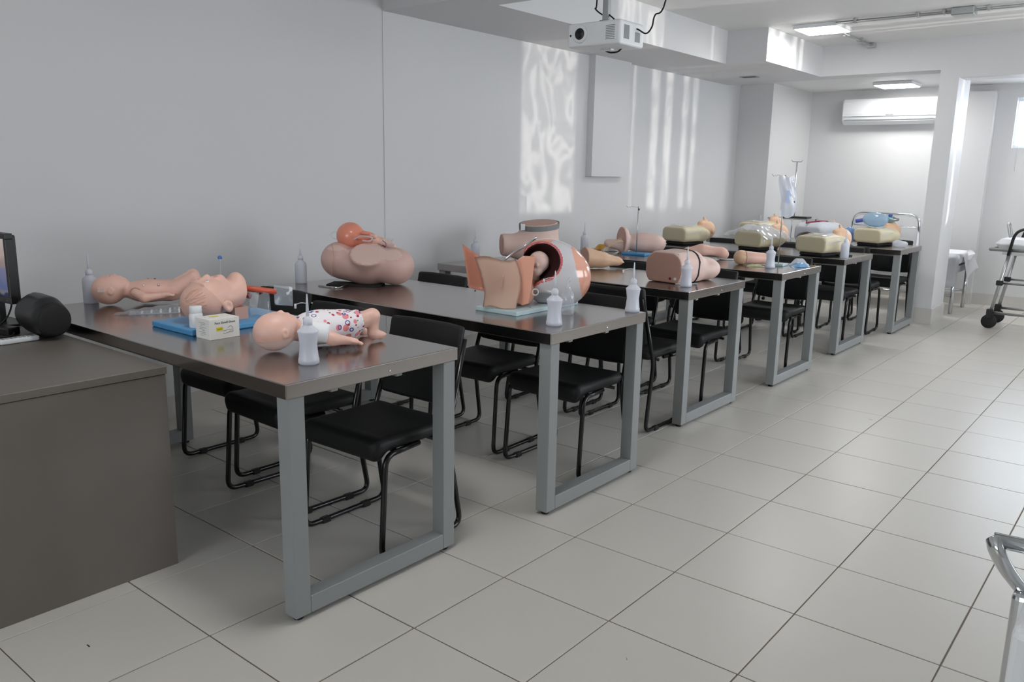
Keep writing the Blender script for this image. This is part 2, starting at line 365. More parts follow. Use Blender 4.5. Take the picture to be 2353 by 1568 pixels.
# ------------------------------------------------------------------ work tables
TL, TD, TH = 1.97, .76, .80
TABS = [(.157, .205), (.25, 1.42), (.078, 2.95), (.11, 4.24), (.085, 5.62), (.163, 6.98)]       # right end x, near edge y
TLAB = ['steel-topped work table beside the grey desk, patterned infant manikin on it', 'steel-topped work table carrying the open birthing simulator on a pale blue board',
        'steel-topped work table carrying the buttock trainer with a black strap', 'steel-topped work table carrying the two blue-based drip stands',
        'steel-topped work table carrying three beige resuscitation torsos in a row', 'steel-topped work table in front of the chrome bed, beside the pillar']
def make_table():
    t = thing('work_table', '', 'table')
    bm = bmesh.new(); add_box(bm, (-TL/2, TD/2, TH-.024), (TL, TD, .048), .003, seg=2); bm_obj('tabletop', bm, steel_m, t)
    for x in (-.035, -TL+.035):
        for y in (.04, TD-.04):
            rbox('leg', x-.03, x+.03, y-.03, y+.03, .016, TH-.048, frame_m, t, .002)
            lathe('glide', [(.016, 0), (.018, .004), (.012, .016)], rubber_m, t, 10, loc=(x, y, 0))
        rbox('bottom_rail', x-.03, x+.03, .07, TD-.07, .016, .076, frame_m, t, .002)
    for y in (.22, TD-.25): rbox('side_rail', -TL+.065, -.065, y, y+.03, TH-.078, TH-.048, frame_m, t, .002)
    for y in (.42,): lathe('rivet', [(.005, 0), (.004, .002), (.0, .003)], chrome_m, t, 10, loc=(0, 0, 0)).matrix_local = Matrix.Translation((0, y, TH-.03))@Matrix.Rotation(PI/2, 4, 'Y')
    return t
tables = []
for k, ((x, y), lab) in enumerate(zip(TABS, TLAB)):
    t = make_table() if k == 0 else copy_tree(tables[0])
    t.location = (x, y, 0); tag(t, lab, 'table', 'steel work tables'); tables.append(t)
# ------------------------------------------------------------------ chairs
def make_chair():
    t = thing('sled_chair', '', 'chair')
    seat = smin(.03, sbox((0, .0, .445), (.215, .205, .028), .026), sbox((0, -.185, .425), (.205, .03, .04), .028))
    seat = sub(seat, sel((0, .02, .62), (.42, .40, .155)), .02)
    mesh_sdf('seat', seat, (-.23, -.23, .37), (.23, .22, .49), .0085, black_m, t)
    bm = bmesh.new(); add_box(bm, (0, 0, 0), (.42, .034, .34), .016, seg=3)
    bmesh.ops.bisect_plane(bm, geom=bm.verts[:]+bm.edges[:]+bm.faces[:], plane_co=(0, 0, 0), plane_no=(1, 0, 0))
    for xx in (-.1, .1): bmesh.ops.bisect_plane(bm, geom=bm.verts[:]+bm.edges[:]+bm.faces[:], plane_co=(xx, 0, 0), plane_no=(1, 0, 0))
    for v in bm.verts:
        cx = abs(v.co.x)/.21; cz = abs(v.co.z)/.17
        v.co.y += -.03*cx*cx
        if cx > .75 and cz > .7: v.co.x *= .97; v.co.z *= .97
    bmesh.ops.rotate(bm, verts=bm.verts, cent=(0, 0, 0), matrix=Matrix.Rotation(math.radians(-12), 3, 'X')); bmesh.ops.translate(bm, verts=bm.verts, vec=(0, .272, .665))
    bm_obj('backrest', bm, black_m, t, True)
    for s in (-1, 1):
        tube('side_frame', [(s*.20, .02, .412), (s*.222, -.175, .412), (s*.226, -.205, .0135), (s*.226, .235, .0135), (s*.218, .165, .40), (s*.20, .285, .78)], .0115, tube_m, t, 8, .05)
        for y in (-.10, .12): box('glide', (s*.226, y, .012), (.03, .045, .024), rubber_m, t, .005)
    for y in (-.10, .10): tube('cross_bar', [(-.215, y, .41), (.215, y, .41)], .009, tube_m, t, 8)
    return t
chair0 = make_chair(); used = [False]
def put_chair(x, y, flip, label, dr=0., group='black sled-base chairs'):
    c = copy_tree(chair0) if used[0] else chair0; used[0] = True
    c.location = (x, y, 0); c.rotation_euler = (0, 0, (PI if flip else 0)+dr); tag(c, label, 'chair', group); return c
nth = ['end chair by the aisle', 'second chair from the aisle', 'third chair from the aisle']
tn = ['under the table beside the desk', 'under the birthing simulator table', 'under the buttock trainer table', 'under the drip stand table', 'under the resuscitation torso table', 'under the table beside the pillar']
far_rows = [((-.19, .88, .02), (-.765, .885, -.03), (-1.335, 1.0, .02)), ((-.10, 2.04, .0), (-.65, 2.05, .03), (-1.25, 2.06, -.02)), ((-.25, 3.60, .0), (-.80, 3.58, .05), (-1.38, 3.58, 0)),
            ((-.222, 4.91, .02), (-.76, 4.89, -.03), (-1.35, 4.89, 0)), ((-.245, 6.30, 0), (-.78, 6.28, .04), (-1.35, 6.28, 0)), ((-.165, 7.64, 0), (-.7, 7.62, .03))]
for k, row in enumerate(far_rows):
    for n, (x, y, d) in enumerate(row): put_chair(x, y, False, 'black chair, %s, tucked %s' % (nth[n], tn[k]), d)
for k, row in ((2, ((-.25, 2.95, .0), (-.82, 2.94, .03))), (5, ((-.25, 6.97, .04), (-.86, 6.97, 0)))):
    for n, (x, y, d) in enumerate(row): put_chair(x, y, True, 'black chair, %s, turned round, %s' % (nth[n], tn[k]), d)
# ------------------------------------------------------------------ fixtures of the room
def aty(px, py, y):
    d = _f+_r*((px-1176.5)/F_PX)-_u*((py-784)/F_PX); return CAM+d*((y-CAM.y)/d.y)
def panel_lamp(name, c, s, z, label, light):
    t = thing(name, label, 'lamp', (c[0], c[1], z), 0, 'square ceiling lamps')
    bm = bmesh.new(); add_box(bm, (0, 0, -.018), (s, s, .036), .006, seg=2); bm_obj('housing', bm, wplast_m, t)
    bm = bmesh.new(); add_box(bm, (0, 0, -.039), (s-.03, s-.03, .008), .003); bm_obj('diffuser', bm, light, t); return t
panel_lamp('ceiling_lamp', (-.645, 6.68), .40, CZ, 'lit square ceiling lamp fed by grey conduit, before the far beam', lamp_m)
panel_lamp('ceiling_lamp', (-.62, 9.16), .42, 2.53, 'lit square ceiling lamp above the wall air conditioner', lamp_m)
for (x_, y_, l_) in ((.3, .5, 'over the first table'),): panel_lamp('ceiling_lamp', (x_, y_), .40, CZ, 'unseen ceiling lamp added as fill %s' % l_, lamp_m)  # panel out of view, added to light the near tables from above
panel_lamp('ceiling_lamp', (1.75, 9.05), .42, 2.53, 'unseen ceiling lamp added as fill above the gurney', lamp_m)  # out-of-view panel added to brighten the end wall and bed
# conduit run
t = thing('conduit_run', 'grey surface conduit with a square junction box along the ceiling', 'conduit', (0, 0, CZ-.002))
tube('pipe', [(-.445, 6.44, -.022), (1.9, 6.44, -.022)], .0125, alu_m, t); tube('pipe', [(-.56, 6.88, -.022), (-.56, 7.88, -.022)], .0125, alu_m, t)
bm = bmesh.new(); add_box(bm, (.565, 6.44, -.03), (.17, .13, .06), .008, seg=2); bm_obj('junction_box', bm, alu_m, t)
for x in (-.28, .22, .42, .74, 1.2, 1.6): rbox('clamp', x-.012, x+.012, 6.41, 6.47, -.038, 0, alu_m, t, .003)
for y in (7.1, 7.5): rbox('clamp', -.59, -.53, y-.012, y+.012, -.038, 0, alu_m, t, .003)
rbox('conduit_elbow', -.60, -.52, 7.84, 7.895, -.05, 0, alu_m, t, .004)
p = at(1720, 168, 2.5); t = thing('vent_plate', 'small dark flush vent plate under the soffit', 'vent', (-1.7, 7.55, 2.5))
rbox('plate', -.09, .09, -.06, .06, -.004, 0, frame_m, t, .001); rbox('slot', -.07, .07, -.03, .03, -.006, -.003, bplast_m, t)
# air conditioner
t = thing('air_conditioner', 'white split air conditioner mounted on the end wall', 'air conditioner', (-.82, EY, 2.1))
bm = bmesh.new(); prof = [(0, .03), (-.12, 0), (-.19, .05), (-.215, .12), (-.21, .28), (-.19, .31), (0, .31)]
for x in (-.55, .55):
    pass
va = [bm.verts.new((-.55, y, z)) for y, z in prof]; vb = [bm.verts.new((.55, y, z)) for y, z in prof]
for i in range(len(prof)): bm.faces.new((va[i], va[(i+1) % len(prof)], vb[(i+1) % len(prof)], vb[i]))
bm.faces.new(va[::-1]); bm.faces.new(vb); bmesh.ops.bevel(bm, geom=list(bm.edges), offset=.012, segments=3, affect='EDGES'); bm_obj('body', bm, wplast_m, t, False)
bm = bmesh.new(); add_box(bm, (0, -.158, .024), (1.0, .07, .006), .002, rot=(-.62, 0, 0)); bm_obj('louver', bm, wplast_m, t)
box('outlet_slot', (0, -.2, .062), (1.02, .012, .006), frame_m, t); box('seam', (0, -.214, .10), (1.06, .006, .003), frame_m, t)
box('badge', (.02, -.2155, .115), (.09, .004, .012), alu_m, t)
# projector
PY = 2.60
t = thing('projector', 'white ceiling-mounted projector hanging on a grey pole with black cables', 'projector', (-.395, PY+.12, 2.11))
bm = bmesh.new(); add_box(bm, (0, 0, .062), (.335, .24, .125), .014, seg=3); body = bm_obj('body', bm, wplast_m, t)
def disc_y(name, x, y, z, r0, r1, d, m, par):
    o = lathe(name, [(r1, 0), (r0, 0), (r0, d*.8), (r0-.002, d), (max(r1, .001), d)], m, par, 24); o.location = (x, y, z); o.rotation_euler = (PI/2, 0, 0); return o
disc_y('lens_ring', -.085, -.119, .066, .046, .03, .008, wplast_m, t); disc_y('lens', -.085, -.120, .066, .030, .0, .010, bplast_m, t); disc_y('lens_glass', -.085, -.126, .066, .020, .0, .006, tube_m, t)
disc_y('sensor', -.148, -.118, .062, .006, .0, .003, bplast_m, t)
for r in range(9): box('grille_bar', (.105, -.1205, .028+r*.0085), (.055, .002, .0035), frame_m, t)
for r in range(8): box('side_grille_bar', (.168, -.085+r*.007, .065), (.002, .003, .07), frame_m, t)
box('port_panel', (.168, .05, .05), (.002, .05, .05), frame_m, t); box('foot', (0, .02, -.004), (.07, .03, .01), wplast_m, t, .003)
bm = bmesh.new(); add_box(bm, (0, 0, .135), (.06, .06, .02), .004); add_box(bm, (0, 0, .165), (.035, .035, .05), .003); bm_obj('mount_bracket', bm, alu_m, t)
for a in (-.07, .06): tube('mount_arm', [(0, 0, .14), (a, .05, .13)], .006, alu_m, t)
rbox('pole', -.0175, .0175, -.0175, .0175, .185, .69, alu_m, t, .003); lathe('ceiling_flange', [(.05, .683), (.05, .69)], alu_m, t, 20)
lp = Vector(t.location)
def cy(px, py, y): return aty(px, py, y)-lp
tube('power_cable', spline([Vector((cy(1376, -60, 2.72).x, 0, .688)), cy(1372, 0, 2.72), cy(1368, 20, 2.72), cy(1388, 36, 2.72), (-.02, 0, .19), (.02, .0, .17), cy(1437, 66, 2.75), cy(1462, 66, 2.76), cy(1484, 77, 2.78), cy(1498, 62, 2.76), cy(1505, 35, 2.74), cy(1530, 0, 2.72), Vector((cy(1545, -60, 2.72).x+.03, .02, .688))], 6), .0042, rubber_m, t, 6)
tube('signal_cable', spline([(-.03, .03, -.002), (.0, .05, -.014), (.04, .06, -.012), (.07, .05, .0)], 6), .0045, rubber_m, t, 6)
# blinds: the right wall's unseen slats are added to shape the glint
w3 = bpy.data.objects['window_3']
GLINT_GAPS = [(5.72, 6.02), (6.40, 6.445), (6.54, 6.60), (6.655, 6.71), (6.80, 6.85), (6.89, 6.93), (7.35, 7.43)]
edges = [5.52]+[v for g in GLINT_GAPS for v in g]+[9.18]
for e0, e1 in zip(edges[::2], edges[1::2]):
    n_ = max(1, round((e1-e0)/.09))
    for k in range(n_): rbox('blind_slat', RX+.05, RX+.052, e0+(e1-e0)*k/n_, e0+(e1-e0)*(k+1)/n_, .86, 2.18, white_m, w3)
w1 = bpy.data.objects['window_1']
rbox('blind_headrail', .52, 2.18, EY+.02, EY+.06, 2.335, 2.365, wplast_m, w1)
for k in range(22): rbox('blind_slat', .53, 2.17, EY+.028, EY+.052, 1.845+k*.022, 1.8457+k*.022, wplast_m, w1)
tube('blind_cord', [(.56, EY-.006, 2.34), (.56, EY-.006, 1.56)], .0022, wplast_m, w1)
# ------------------------------------------------------------------ teacher's desk and what is on it
DZ = .75
t = thing('desk', 'grey laminate desk with closed end panel and flat top', 'desk', (-.52, .19, 0))
rbox('desktop', -1.5, 0, -.80, 0, DZ-.027, DZ, lam_m, t, .0015); rbox('end_panel', -.03, -.004, -.79, -.004, .0, DZ-.029, lam_m, t, .001); rbox('end_panel', -1.49, -1.465, -.79, -.004, 0, DZ-.029, lam_m, t, .001)
rbox('modesty_panel', -1.465, -.03, -.06, -.04, .12, DZ-.029, lam_m, t)
scr = bpy.data.materials.new('monitor_picture'); scr.use_nodes = True; nt = scr.node_tree; nt.nodes.remove(nt.nodes['Principled BSDF'])
tc = nt.nodes.new('ShaderNodeTexCoord'); nz = nt.nodes.new('ShaderNodeTexNoise'); nz.inputs['Scale'].default_value = 14; sp = nt.nodes.new('ShaderNodeSeparateXYZ'); nt.links.new(tc.outputs['Object'], sp.inputs[0]); nt.links.new(tc.outputs['Object'], nz.inputs['Vector'])
ad = nt.nodes.new('ShaderNodeMath'); ad.operation = 'MULTIPLY_ADD'; ad.inputs[1].default_value = .06; nt.links.new(nz.outputs['Fac'], ad.inputs[0]); nt.links.new(sp.outputs['Z'], ad.inputs[2])
mr = nt.nodes.new('ShaderNodeMapRange'); mr.inputs[1].default_value = .14; mr.inputs[2].default_value = .42; nt.links.new(ad.outputs[0], mr.inputs[0])
cr = nt.nodes.new('ShaderNodeValToRGB'); cr.color_ramp.interpolation = 'EASE'; els = cr.color_ramp.elements; els[0].position = 0; els[0].color = (*rgb(54, 56, 78), 1); els[1].position = 1; els[1].color = (*rgb(196, 186, 180), 1)
for p_, c_ in ((.14, (56, 60, 86)), (.18, (120, 120, 126)), (.25, (98, 108, 146)), (.5, (124, 126, 156)), (.62, (158, 140, 138)), (.75, (186, 168, 164))):
    e = els.new(p_); e.color = (*rgb(*c_), 1)
em = nt.nodes.new('ShaderNodeEmission'); em.inputs[1].default_value = .75; nt.links.new(mr.outputs[0], cr.inputs[0]); nt.links.new(cr.outputs[0], em.inputs[0]); nt.links.new(em.outputs[0], nt.nodes['Material Output'].inputs[0])
mp = aty(33, 700, .085)
t = thing('monitor', 'black flat monitor showing a picture, at the wall end of the desk', 'monitor', (mp.x-.23, .09, DZ), math.radians(3))
rbox('foot_plate', -.12, .12, -.10, .09, 0, .012, bplast_m, t, .003); rbox('stand', -.03, .03, .0, .03, .012, .16, bplast_m, t, .004)
for a in ((-.235, .235, .115, .142), (-.235, .235, .385, .408), (-.235, -.215, .142, .385), (.212, .235, .142, .385)): rbox('bezel', a[0], a[1], -.03, 0, a[2], a[3], bplast_m, t, .002)
rbox('housing', -.225, .225, -.02, .015, .12, .40, bplast_m, t, .004); rbox('screen', -.215, .212, -.0225, -.02, .142, .385, scr, t)
lathe('power_light', [(.002, 0), (.0, .001)], wplast_m, t, 8).matrix_local = Matrix.Translation((.2, -.0305, .128))@Matrix.Rotation(PI/2, 4, 'X')
# loudspeaker lying on its side
a = at(128, 776, DZ); t = thing('speaker', 'black rounded portable loudspeaker lying on the desk', 'speaker', (a.x+.03, .118, DZ), math.radians(-4))
sp_ = smin(.02, sbox((-.12, .0, .088), (.13, .062, .085), .055)); sp_ = cut(sp_, (0, 0, .0), (0, 0, -1))
mesh_sdf('body', smin(.01, sp_, scap((-.235, 0, .085), (-.02, 0, .085), .077)), (-.33, -.09, 0), (.08, .09, .18), .007, bplast_m, t)
t.scale = (.86, .92, .98); o = lathe('cone_ring', [(.0, .012), (.055, .013), (.062, .010), (.066, .002), (.066, -.012)], rubber_m, t, 28, cap=False); o.location = (.045, 0, .085); o.rotation_euler = (0, PI/2, 0)
box('control_strip', (-.13, 0, .1715), (.16, .02, .004), bplast_m, t, .0015)
# remote control
a = at(20, 791, DZ); b = at(109, 778, DZ); a.y -= .036; b.y -= .036; d = b-a
t = thing('remote_control', 'white remote control with grey buttons lying on the desk', 'remote', (a+b)/2, math.atan2(d.y, d.x))
bm = bmesh.new(); add_box(bm, (0, 0, .011), (d.length, .042, .02), .007, seg=3); bm_obj('case', bm, wplast_m, t)
for i in range(8):
    for j in range(3): box('button', (-.058+i*.0155, -.011+j*.011, .0215), (.009, .006, .002), frame_m, t)
t = thing('power_adapter', 'black power adapter block with cables beside the monitor foot', 'adapter', at(10, 768, DZ), .3)
box('block', (0, 0, .016), (.12, .06, .032), bplast_m, t, .005)
tube('cable', spline([(.06, 0, .012), (.085, -.03, .006), (.07, -.07, .005), (.01, -.08, .005), (-.08, -.1, .005)], 6), .004, rubber_m, t, 6)
tube('cable', spline([(-.06, 0, .012), (-.03, .04, .06), (-.05, .08, .10), (-.08, .10, .11)], 6), .0035, rubber_m, t, 6)
tube('cable', spline([(-.055, .01, .02), (-.075, .04, .04), (-.10, .06, .05), (-.14, .07, .06)], 6), .0035, rubber_m, t, 6)
# ------------------------------------------------------------------ white cart with chrome handle, bottom right
t = thing('utility_cart', 'white cart body with a chrome corner push handle beside the aisle', 'cart', (2.078, .06, 0))
bm = bmesh.new(); add_box(bm, (.25, .28, .46), (.5, .52, .70), .02, seg=3); bm_obj('body', bm, wplast_m, t)
hp = [at(2345, 1352, .80), at(2312, 1308, .84), at(2290, 1265, .872), at(2283, 1240, .885)]; o0 = Vector(t.location)
bm = bmesh.new(); pts = spline([h-o0 for h in hp], 6); add_tube(bm, pts, .011, 10, flat=1.5); bm_obj('curved_bracket', bm, chrome_m, t, True)
bm = bmesh.new(); add_box(bm, (pts[0].x+.006, pts[0].y, .68), (.03, .05, .24), .012, seg=3); bm_obj('handle_post', bm, chrome_m, t)
tube('handle_bar', [pts[-1], pts[-1]+Vector((.46, .05, .0))], .012, chrome_m, t, 12)
for x in (.05, .45):
    for y in (.07, .5): lathe('caster', [(.012, 0), (.045, .005), (.05, .02), (.045, .04), (.012, .045)], rubber_m, t, 16).matrix_local = Matrix.Translation((x-.02, y, .05))@Matrix.Rotation(PI/2, 4, 'Y'); rbox('fork', x-.01, x+.03, y-.02, y+.02, .09, .12, chrome_m, t)
# ------------------------------------------------------------------ bed, trolley, drip pole, gurney and bin at the far end
t = thing('examination_bed', 'chrome-railed examination bed with white sheet along the end wall', 'bed', (-.55, 9.1, 0))
rbox('mattress', -.75, .9, -.38, .36, .55, .66, white_m, t, .03); rbox('bed_frame', -.75, .9, -.38, .36, .47, .545, alu_m, t, .01)
for x in (-.70, .84):
    for y in (-.33, .31): tube('leg', [(x, y, 0), (x, y, .5)], .02, chrome_m, t, 10)
for y in (-.33, .31): tube('low_rail', [(-.70, y, .2), (.84, y, .2)], .013, chrome_m, t)
a = aty(1955, 560, 9.4)-Vector(t.location); b = aty(2107, 560, 9.4)-Vector(t.location)
tube('side_rail', [(a.x-.01, .3, .5), (a.x+.0, .3, 1.035), (b.x, .3, 1.035), (b.x+.01, .3, .5)], .017, chrome_m, t, 10, .12); tube('rail_bar', [(a.x, .3, .89), (b.x, .3, .89)], .010, chrome_m, t)
def drape(u, v):
    x = .86+.10*u+.03*math.sin(v*5+u*2); y = -.39+.74*v*(1-.25*u); z = .668-.02*u-.45*max(0, u-.35)*(1.1-.5*v)+.02*math.sin(v*9)*u
    return (x, y, z)
sheet('bed_sheet', drape, 14, 16, white_m, t, thick=.003)
sheet('sheet_front', lambda u, v: (-.74+1.62*u, -.385-.02*math.sin(u*22)*v-.015*v, .668-.34*v-.03*math.sin(u*7)*v), 40, 6, white_m, t, thick=.003)
t = thing('gurney', 'silver ambulance gurney with black rails, brown spine board on white sheet', 'gurney', (.72, 8.3, 0))
rbox('mattress', .03, 1.9, -.27, .27, .80, .89, white_m, t, .04); tube('deck_frame', [(.0, -.29, .79), (1.9, -.29, .79), (1.9, .29, .79), (0, .29, .79), (0, -.27, .79)], .016, alu_m, t, 8, .05)
rbox('cross_plate', .1, 1.85, -.25, .25, .74, .775, alu_m, t)
for y in (-.22, .22):
    tube('leg', [(.16, y, .77), (.06, y, .12)], .016, alu_m, t); tube('leg', [(1.74, y, .77), (1.84, y, .12)], .016, alu_m, t)
    tube('brace', [(.30, y, .72), (.42, y, .16)], .014, alu_m, t); tube('side_tube', [(.1, y, .46), (1.8, y, .46)], .011, alu_m, t); tube('base_tube', [(.06, y, .16), (1.84, y, .16)], .014, alu_m, t)
    for x, z in ((.11, .46), (.36, .40), (.40, .20), (.06, .17)): rbox('joint', x-.03, x+.03, y-.024, y+.024, z-.024, z+.024, bplast_m, t, .006)
    for x in (.06, 1.84):
        o = lathe('wheel', [(.02, 0), (.06, .0), (.07, .01), (.07, .03), (.06, .04), (.02, .04)], rubber_m, t, 20); o.location = (x, y+.02, .07); o.rotation_euler = (PI/2, 0, 0)
        rbox('caster_fork', x-.03, x+.03, y-.03, y+.03, .10, .16, bplast_m, t, .008)
for y in (-.30, .30): tube('side_rail', [(.16, y, .74), (.20, y, 1.0), (1.0, y, 1.0), (1.04, y, .78)], .014, bplast_m, t, 8, .1)
tube('head_handle', [(.10, .12, .88), (.06, .12, 1.03), (.06, .24, 1.03), (.10, .24, .88)], .011, alu_m, t, 8, .03)
bm = bmesh.new(); add_box(bm, (1.1, 0, .925), (1.6, .42, .025), .01); board = bm_obj('spine_board', bm, mat('brown_board', rgb(176, 124, 96), .45), t)
for x in (.45, .75, 1.05):
    for y in (-.17, .17): box('hand_slot', (x, y, .939), (.10, .035, .003), bplast_m, board)
t = thing('instrument_trolley', 'pale instrument trolley with black case on top, left of the bed', 'trolley', (-1.42, 8.42, 0))
for x in (-.22, .22):
    for y in (-.15, .15): tube('leg', [(x, y, .03), (x, y, .98)], .011, alu_m, t); lathe('caster', [(.012, 0), (.02, .01), (.02, .03)], rubber_m, t, 10, loc=(x, y, 0))
for z in (.98, .72, .3): rbox('shelf', -.24, .24, -.17, .17, z-.012, z, alu_m, t, .003)
t = thing('equipment_case', 'black plastic equipment case standing on the instrument trolley', 'case', (-1.42, 8.40, .98))
rbox('case', -.1, .0, -.08, .08, 0, .075, bplast_m, t, .006); rbox('lid', .0, .2, -.08, .08, 0, .02, bplast_m, t, .004); rbox('grip', -.08, -.05, -.02, .02, .075, .10, bplast_m, t, .004); rbox('grip', -.035, -.01, -.02, .02, .075, .115, bplast_m, t, .004)
a = aty(1826, 372, 8.75); t = thing('drip_pole', 'tall thin chrome drip pole standing beyond the instrument trolley', 'drip stand', (a.x+.03, 8.75, 0))
tube('pole', [(0, 0, .05), (0, 0, a.z)], .009, chrome_m, t, 8); tube('hook_bar', [(-.07, 0, a.z+.02), (-.05, 0, a.z), (.05, 0, a.z), (.07, 0, a.z+.02)], .005, chrome_m, t)
for k in range(5): tube('foot', [(0, 0, .06), (.12*math.cos(k*1.257+.3), .12*math.sin(k*1.257+.3), .03)], .01, chrome_m, t); lathe('caster', [(.012, 0), (.02, .01), (.018, .03)], rubber_m, t, 10, loc=(.12*math.cos(k*1.257+.3), .12*math.sin(k*1.257+.3), 0))
t = thing('waste_bin', 'small green waste bin with a white liner beneath the bed', 'bin', (.0, 8.52, 0))
lathe('bin', [(.0, .004), (.09, .0), (.11, .26), (.105, .26), (.086, .008)], mat('green_plastic', rgb(86, 130, 124), .4), t, 20, cap=False); lathe('liner', [(.106, .2), (.113, .262), (.100, .258), (.09, .1)], filmw_m, t, 20, cap=False)
def onto(px, py, z, y0, y1):            # photo pixel -> spot on a table top, kept within that table's depth
    p = at(px, py, z); y = min(max(p.y, y0), y1)
    return p if y == p.y else Vector((aty(px, py, y).x, y, z))
# ------------------------------------------------------------------ wash bottles
def make_bottle(kind):
    t = thing('wash_bottle', '', 'bottle')
    if kind == 'waist': pr = [(.0, .001), (.029, 0), (.035, .005), (.035, .016), (.033, .022), (.0285, .065), (.033, .104), (.0355, .110), (.034, .114), (.014, .132), (.0135, .136)]
    else: pr = [(.0, .001), (.029, 0), (.033, .004), (.033, .105), (.029, .118), (.018, .127), (.015, .132), (.0145, .136)]
    b = lathe('bottle_body', pr, bottle_m, t, 24, cap=False)
    lathe('liquid', [(.0, .003)]+[(max(r-.0025, 0), min(z+.002, .095)) for r, z in pr if .001 < z < .1]+[(.028, .096), (0, .0962)], water_m, t, 24, cap=False)
    c = lathe('cap', [(.0155, .133), (.0155, .152), (.011, .156), (.006, .162)], bottle_m, t, 18)
    lathe('nozzle', [(.0058, .158), (.0050, .19), (.0026, .232), (.0018, .236)], filmw_m, t, 10)
    return t
BOT = {'waist': make_bottle('waist'), 'straight': make_bottle('straight')}; bused = set()
def put_bottle(kind, px, py, label, s=1., rz=0.):
    t = copy_tree(BOT[kind]) if kind in bused else BOT[kind]; bused.add(kind)
    k = min(range(6), key=lambda i: abs(at(px, py, TH).y-TABS[i][1]-TD/2)); x1, y0 = TABS[k]     # the table it stands on
    p = onto(px, py, TH, y0+.04, y0+TD-.04); p.x = min(max(p.x, x1-TL+.042), x1-.042); t.location = (p.x, p.y, TH); t.scale = (s, s, s); t.rotation_euler = (0, 0, rz); return tag(t, label, 'bottle', 'plastic wash bottles')
ba = put_bottle('waist', 710, 836, 'waisted milky wash bottle standing against the patterned infant manikin', 1.0)
tube('tether', spline([(-.002, 0, .205), (-.03, -.004, .203), (-.055, -.006, .195)], 5), .0012, wplast_m, ba, 6); lathe('plug', [(.0038, 0), (.0038, .014), (.003, .015)], wplast_m, ba, 10, loc=(-.056, -.006, .182))
put_bottle('straight', 197, 693, 'faint wash bottle behind the jointed infant doll by the wall', 1.0)
put_bottle('straight', 686, 650, 'straight wash bottle beside the mauve torso with the ball', 1.0)
put_bottle('waist', 1273, 748, 'waisted wash bottle in front of the birthing simulator', 1.0)
put_bottle('waist', 1453, 711, 'waisted wash bottle at the aisle corner of the birthing simulator table', 1.0)
put_bottle('straight', 1078, 597, 'faint wash bottle alone at the wall end of its table', 1.0)
put_bottle('waist', 1576, 659, 'waisted wash bottle in front of the black-strapped buttock trainer', 1.0)
put_bottle('straight', 1342, 575, 'wash bottle beside the yellow packet near the wall', 1.0)
put_bottle('waist', 1769, 616, 'waisted wash bottle beside the hanging drip bag stand', 1.0)
put_bottle('straight', 1940, 593, 'wash bottle between the resuscitation torso head and the aisle corner', 1.0)
put_bottle('straight', 1745, 541, 'wash bottle poking up behind the middle resuscitation torso', .95)
p = at(1303, 722, TH); t = thing('clear_bottle', 'clear empty bottle with looped spout in front of the white shell', 'bottle', (p.x, p.y, TH))
lathe('bottle_body', [(0, .001), (.03, 0), (.033, .01), (.033, .08), (.028, .1), (.014, .115), (.013, .13)], film_m, t, 20, cap=False); tube('spout', spline([(0, 0, .12), (.0, 0, .16), (.008, 0, .172), (.014, 0, .162), (.006, 0, .15)], 5), .0025, filmw_m, t, 6)
# ------------------------------------------------------------------ infant manikins
def shirt_mat():
    m = mat('fruit_print_cloth', rgb(233, 228, 232), .75, var=.02); nt = m.node_tree; b = nt.nodes['Principled BSDF']
    tc = nt.nodes.new('ShaderNodeTexCoord'); base = [n for n in nt.nodes if n.type == 'MIX'][0].outputs[2]; cur = base
    for k, (scl, off_, c1, th, ring) in enumerate(((34, (0, 0, 0), (172, 36, 54), .22, 0), (24, (.31, .17, .4), (228, 138, 146), .30, 0), (27, (.77, .5, .2), (74, 90, 160), .26, .17), (40, (.2, .9, .6), (110, 140, 116), .13, 0), (42, (.6, .3, .1), (160, 30, 50), .19, 0))):
        mp_ = nt.nodes.new('ShaderNodeMapping'); mp_.inputs['Location'].default_value = off_; nt.links.new(tc.outputs['Object'], mp_.inputs[0])
        v = nt.nodes.new('ShaderNodeTexVoronoi'); v.inputs['Scale'].default_value = scl; v.inputs['Randomness'].default_value = .8; nt.links.new(mp_.outputs[0], v.inputs['Vector'])
        lt = nt.nodes.new('ShaderNodeMath'); lt.operation = 'LESS_THAN'; lt.inputs[1].default_value = th; nt.links.new(v.outputs['Distance'], lt.inputs[0]); f = lt.outputs[0]
        if ring:
            g = nt.nodes.new('ShaderNodeMath'); g.operation = 'GREATER_THAN'; g.inputs[1].default_value = ring; nt.links.new(v.outputs['Distance'], g.inputs[0])
            mu = nt.nodes.new('ShaderNodeMath'); mu.operation = 'MULTIPLY'; nt.links.new(f, mu.inputs[0]); nt.links.new(g.outputs[0], mu.inputs[1]); f = mu.outputs[0]
        mx = nt.nodes.new('ShaderNodeMix'); mx.data_type = 'RGBA'; nt.links.new(f, mx.inputs[0]); nt.links.new(cur, mx.inputs[6]); mx.inputs[7].default_value = (*rgb(*c1), 1); cur = mx.outputs[2]
    nt.links.new(cur, b.inputs['Base Color']); return m
shirt_m = shirt_mat()
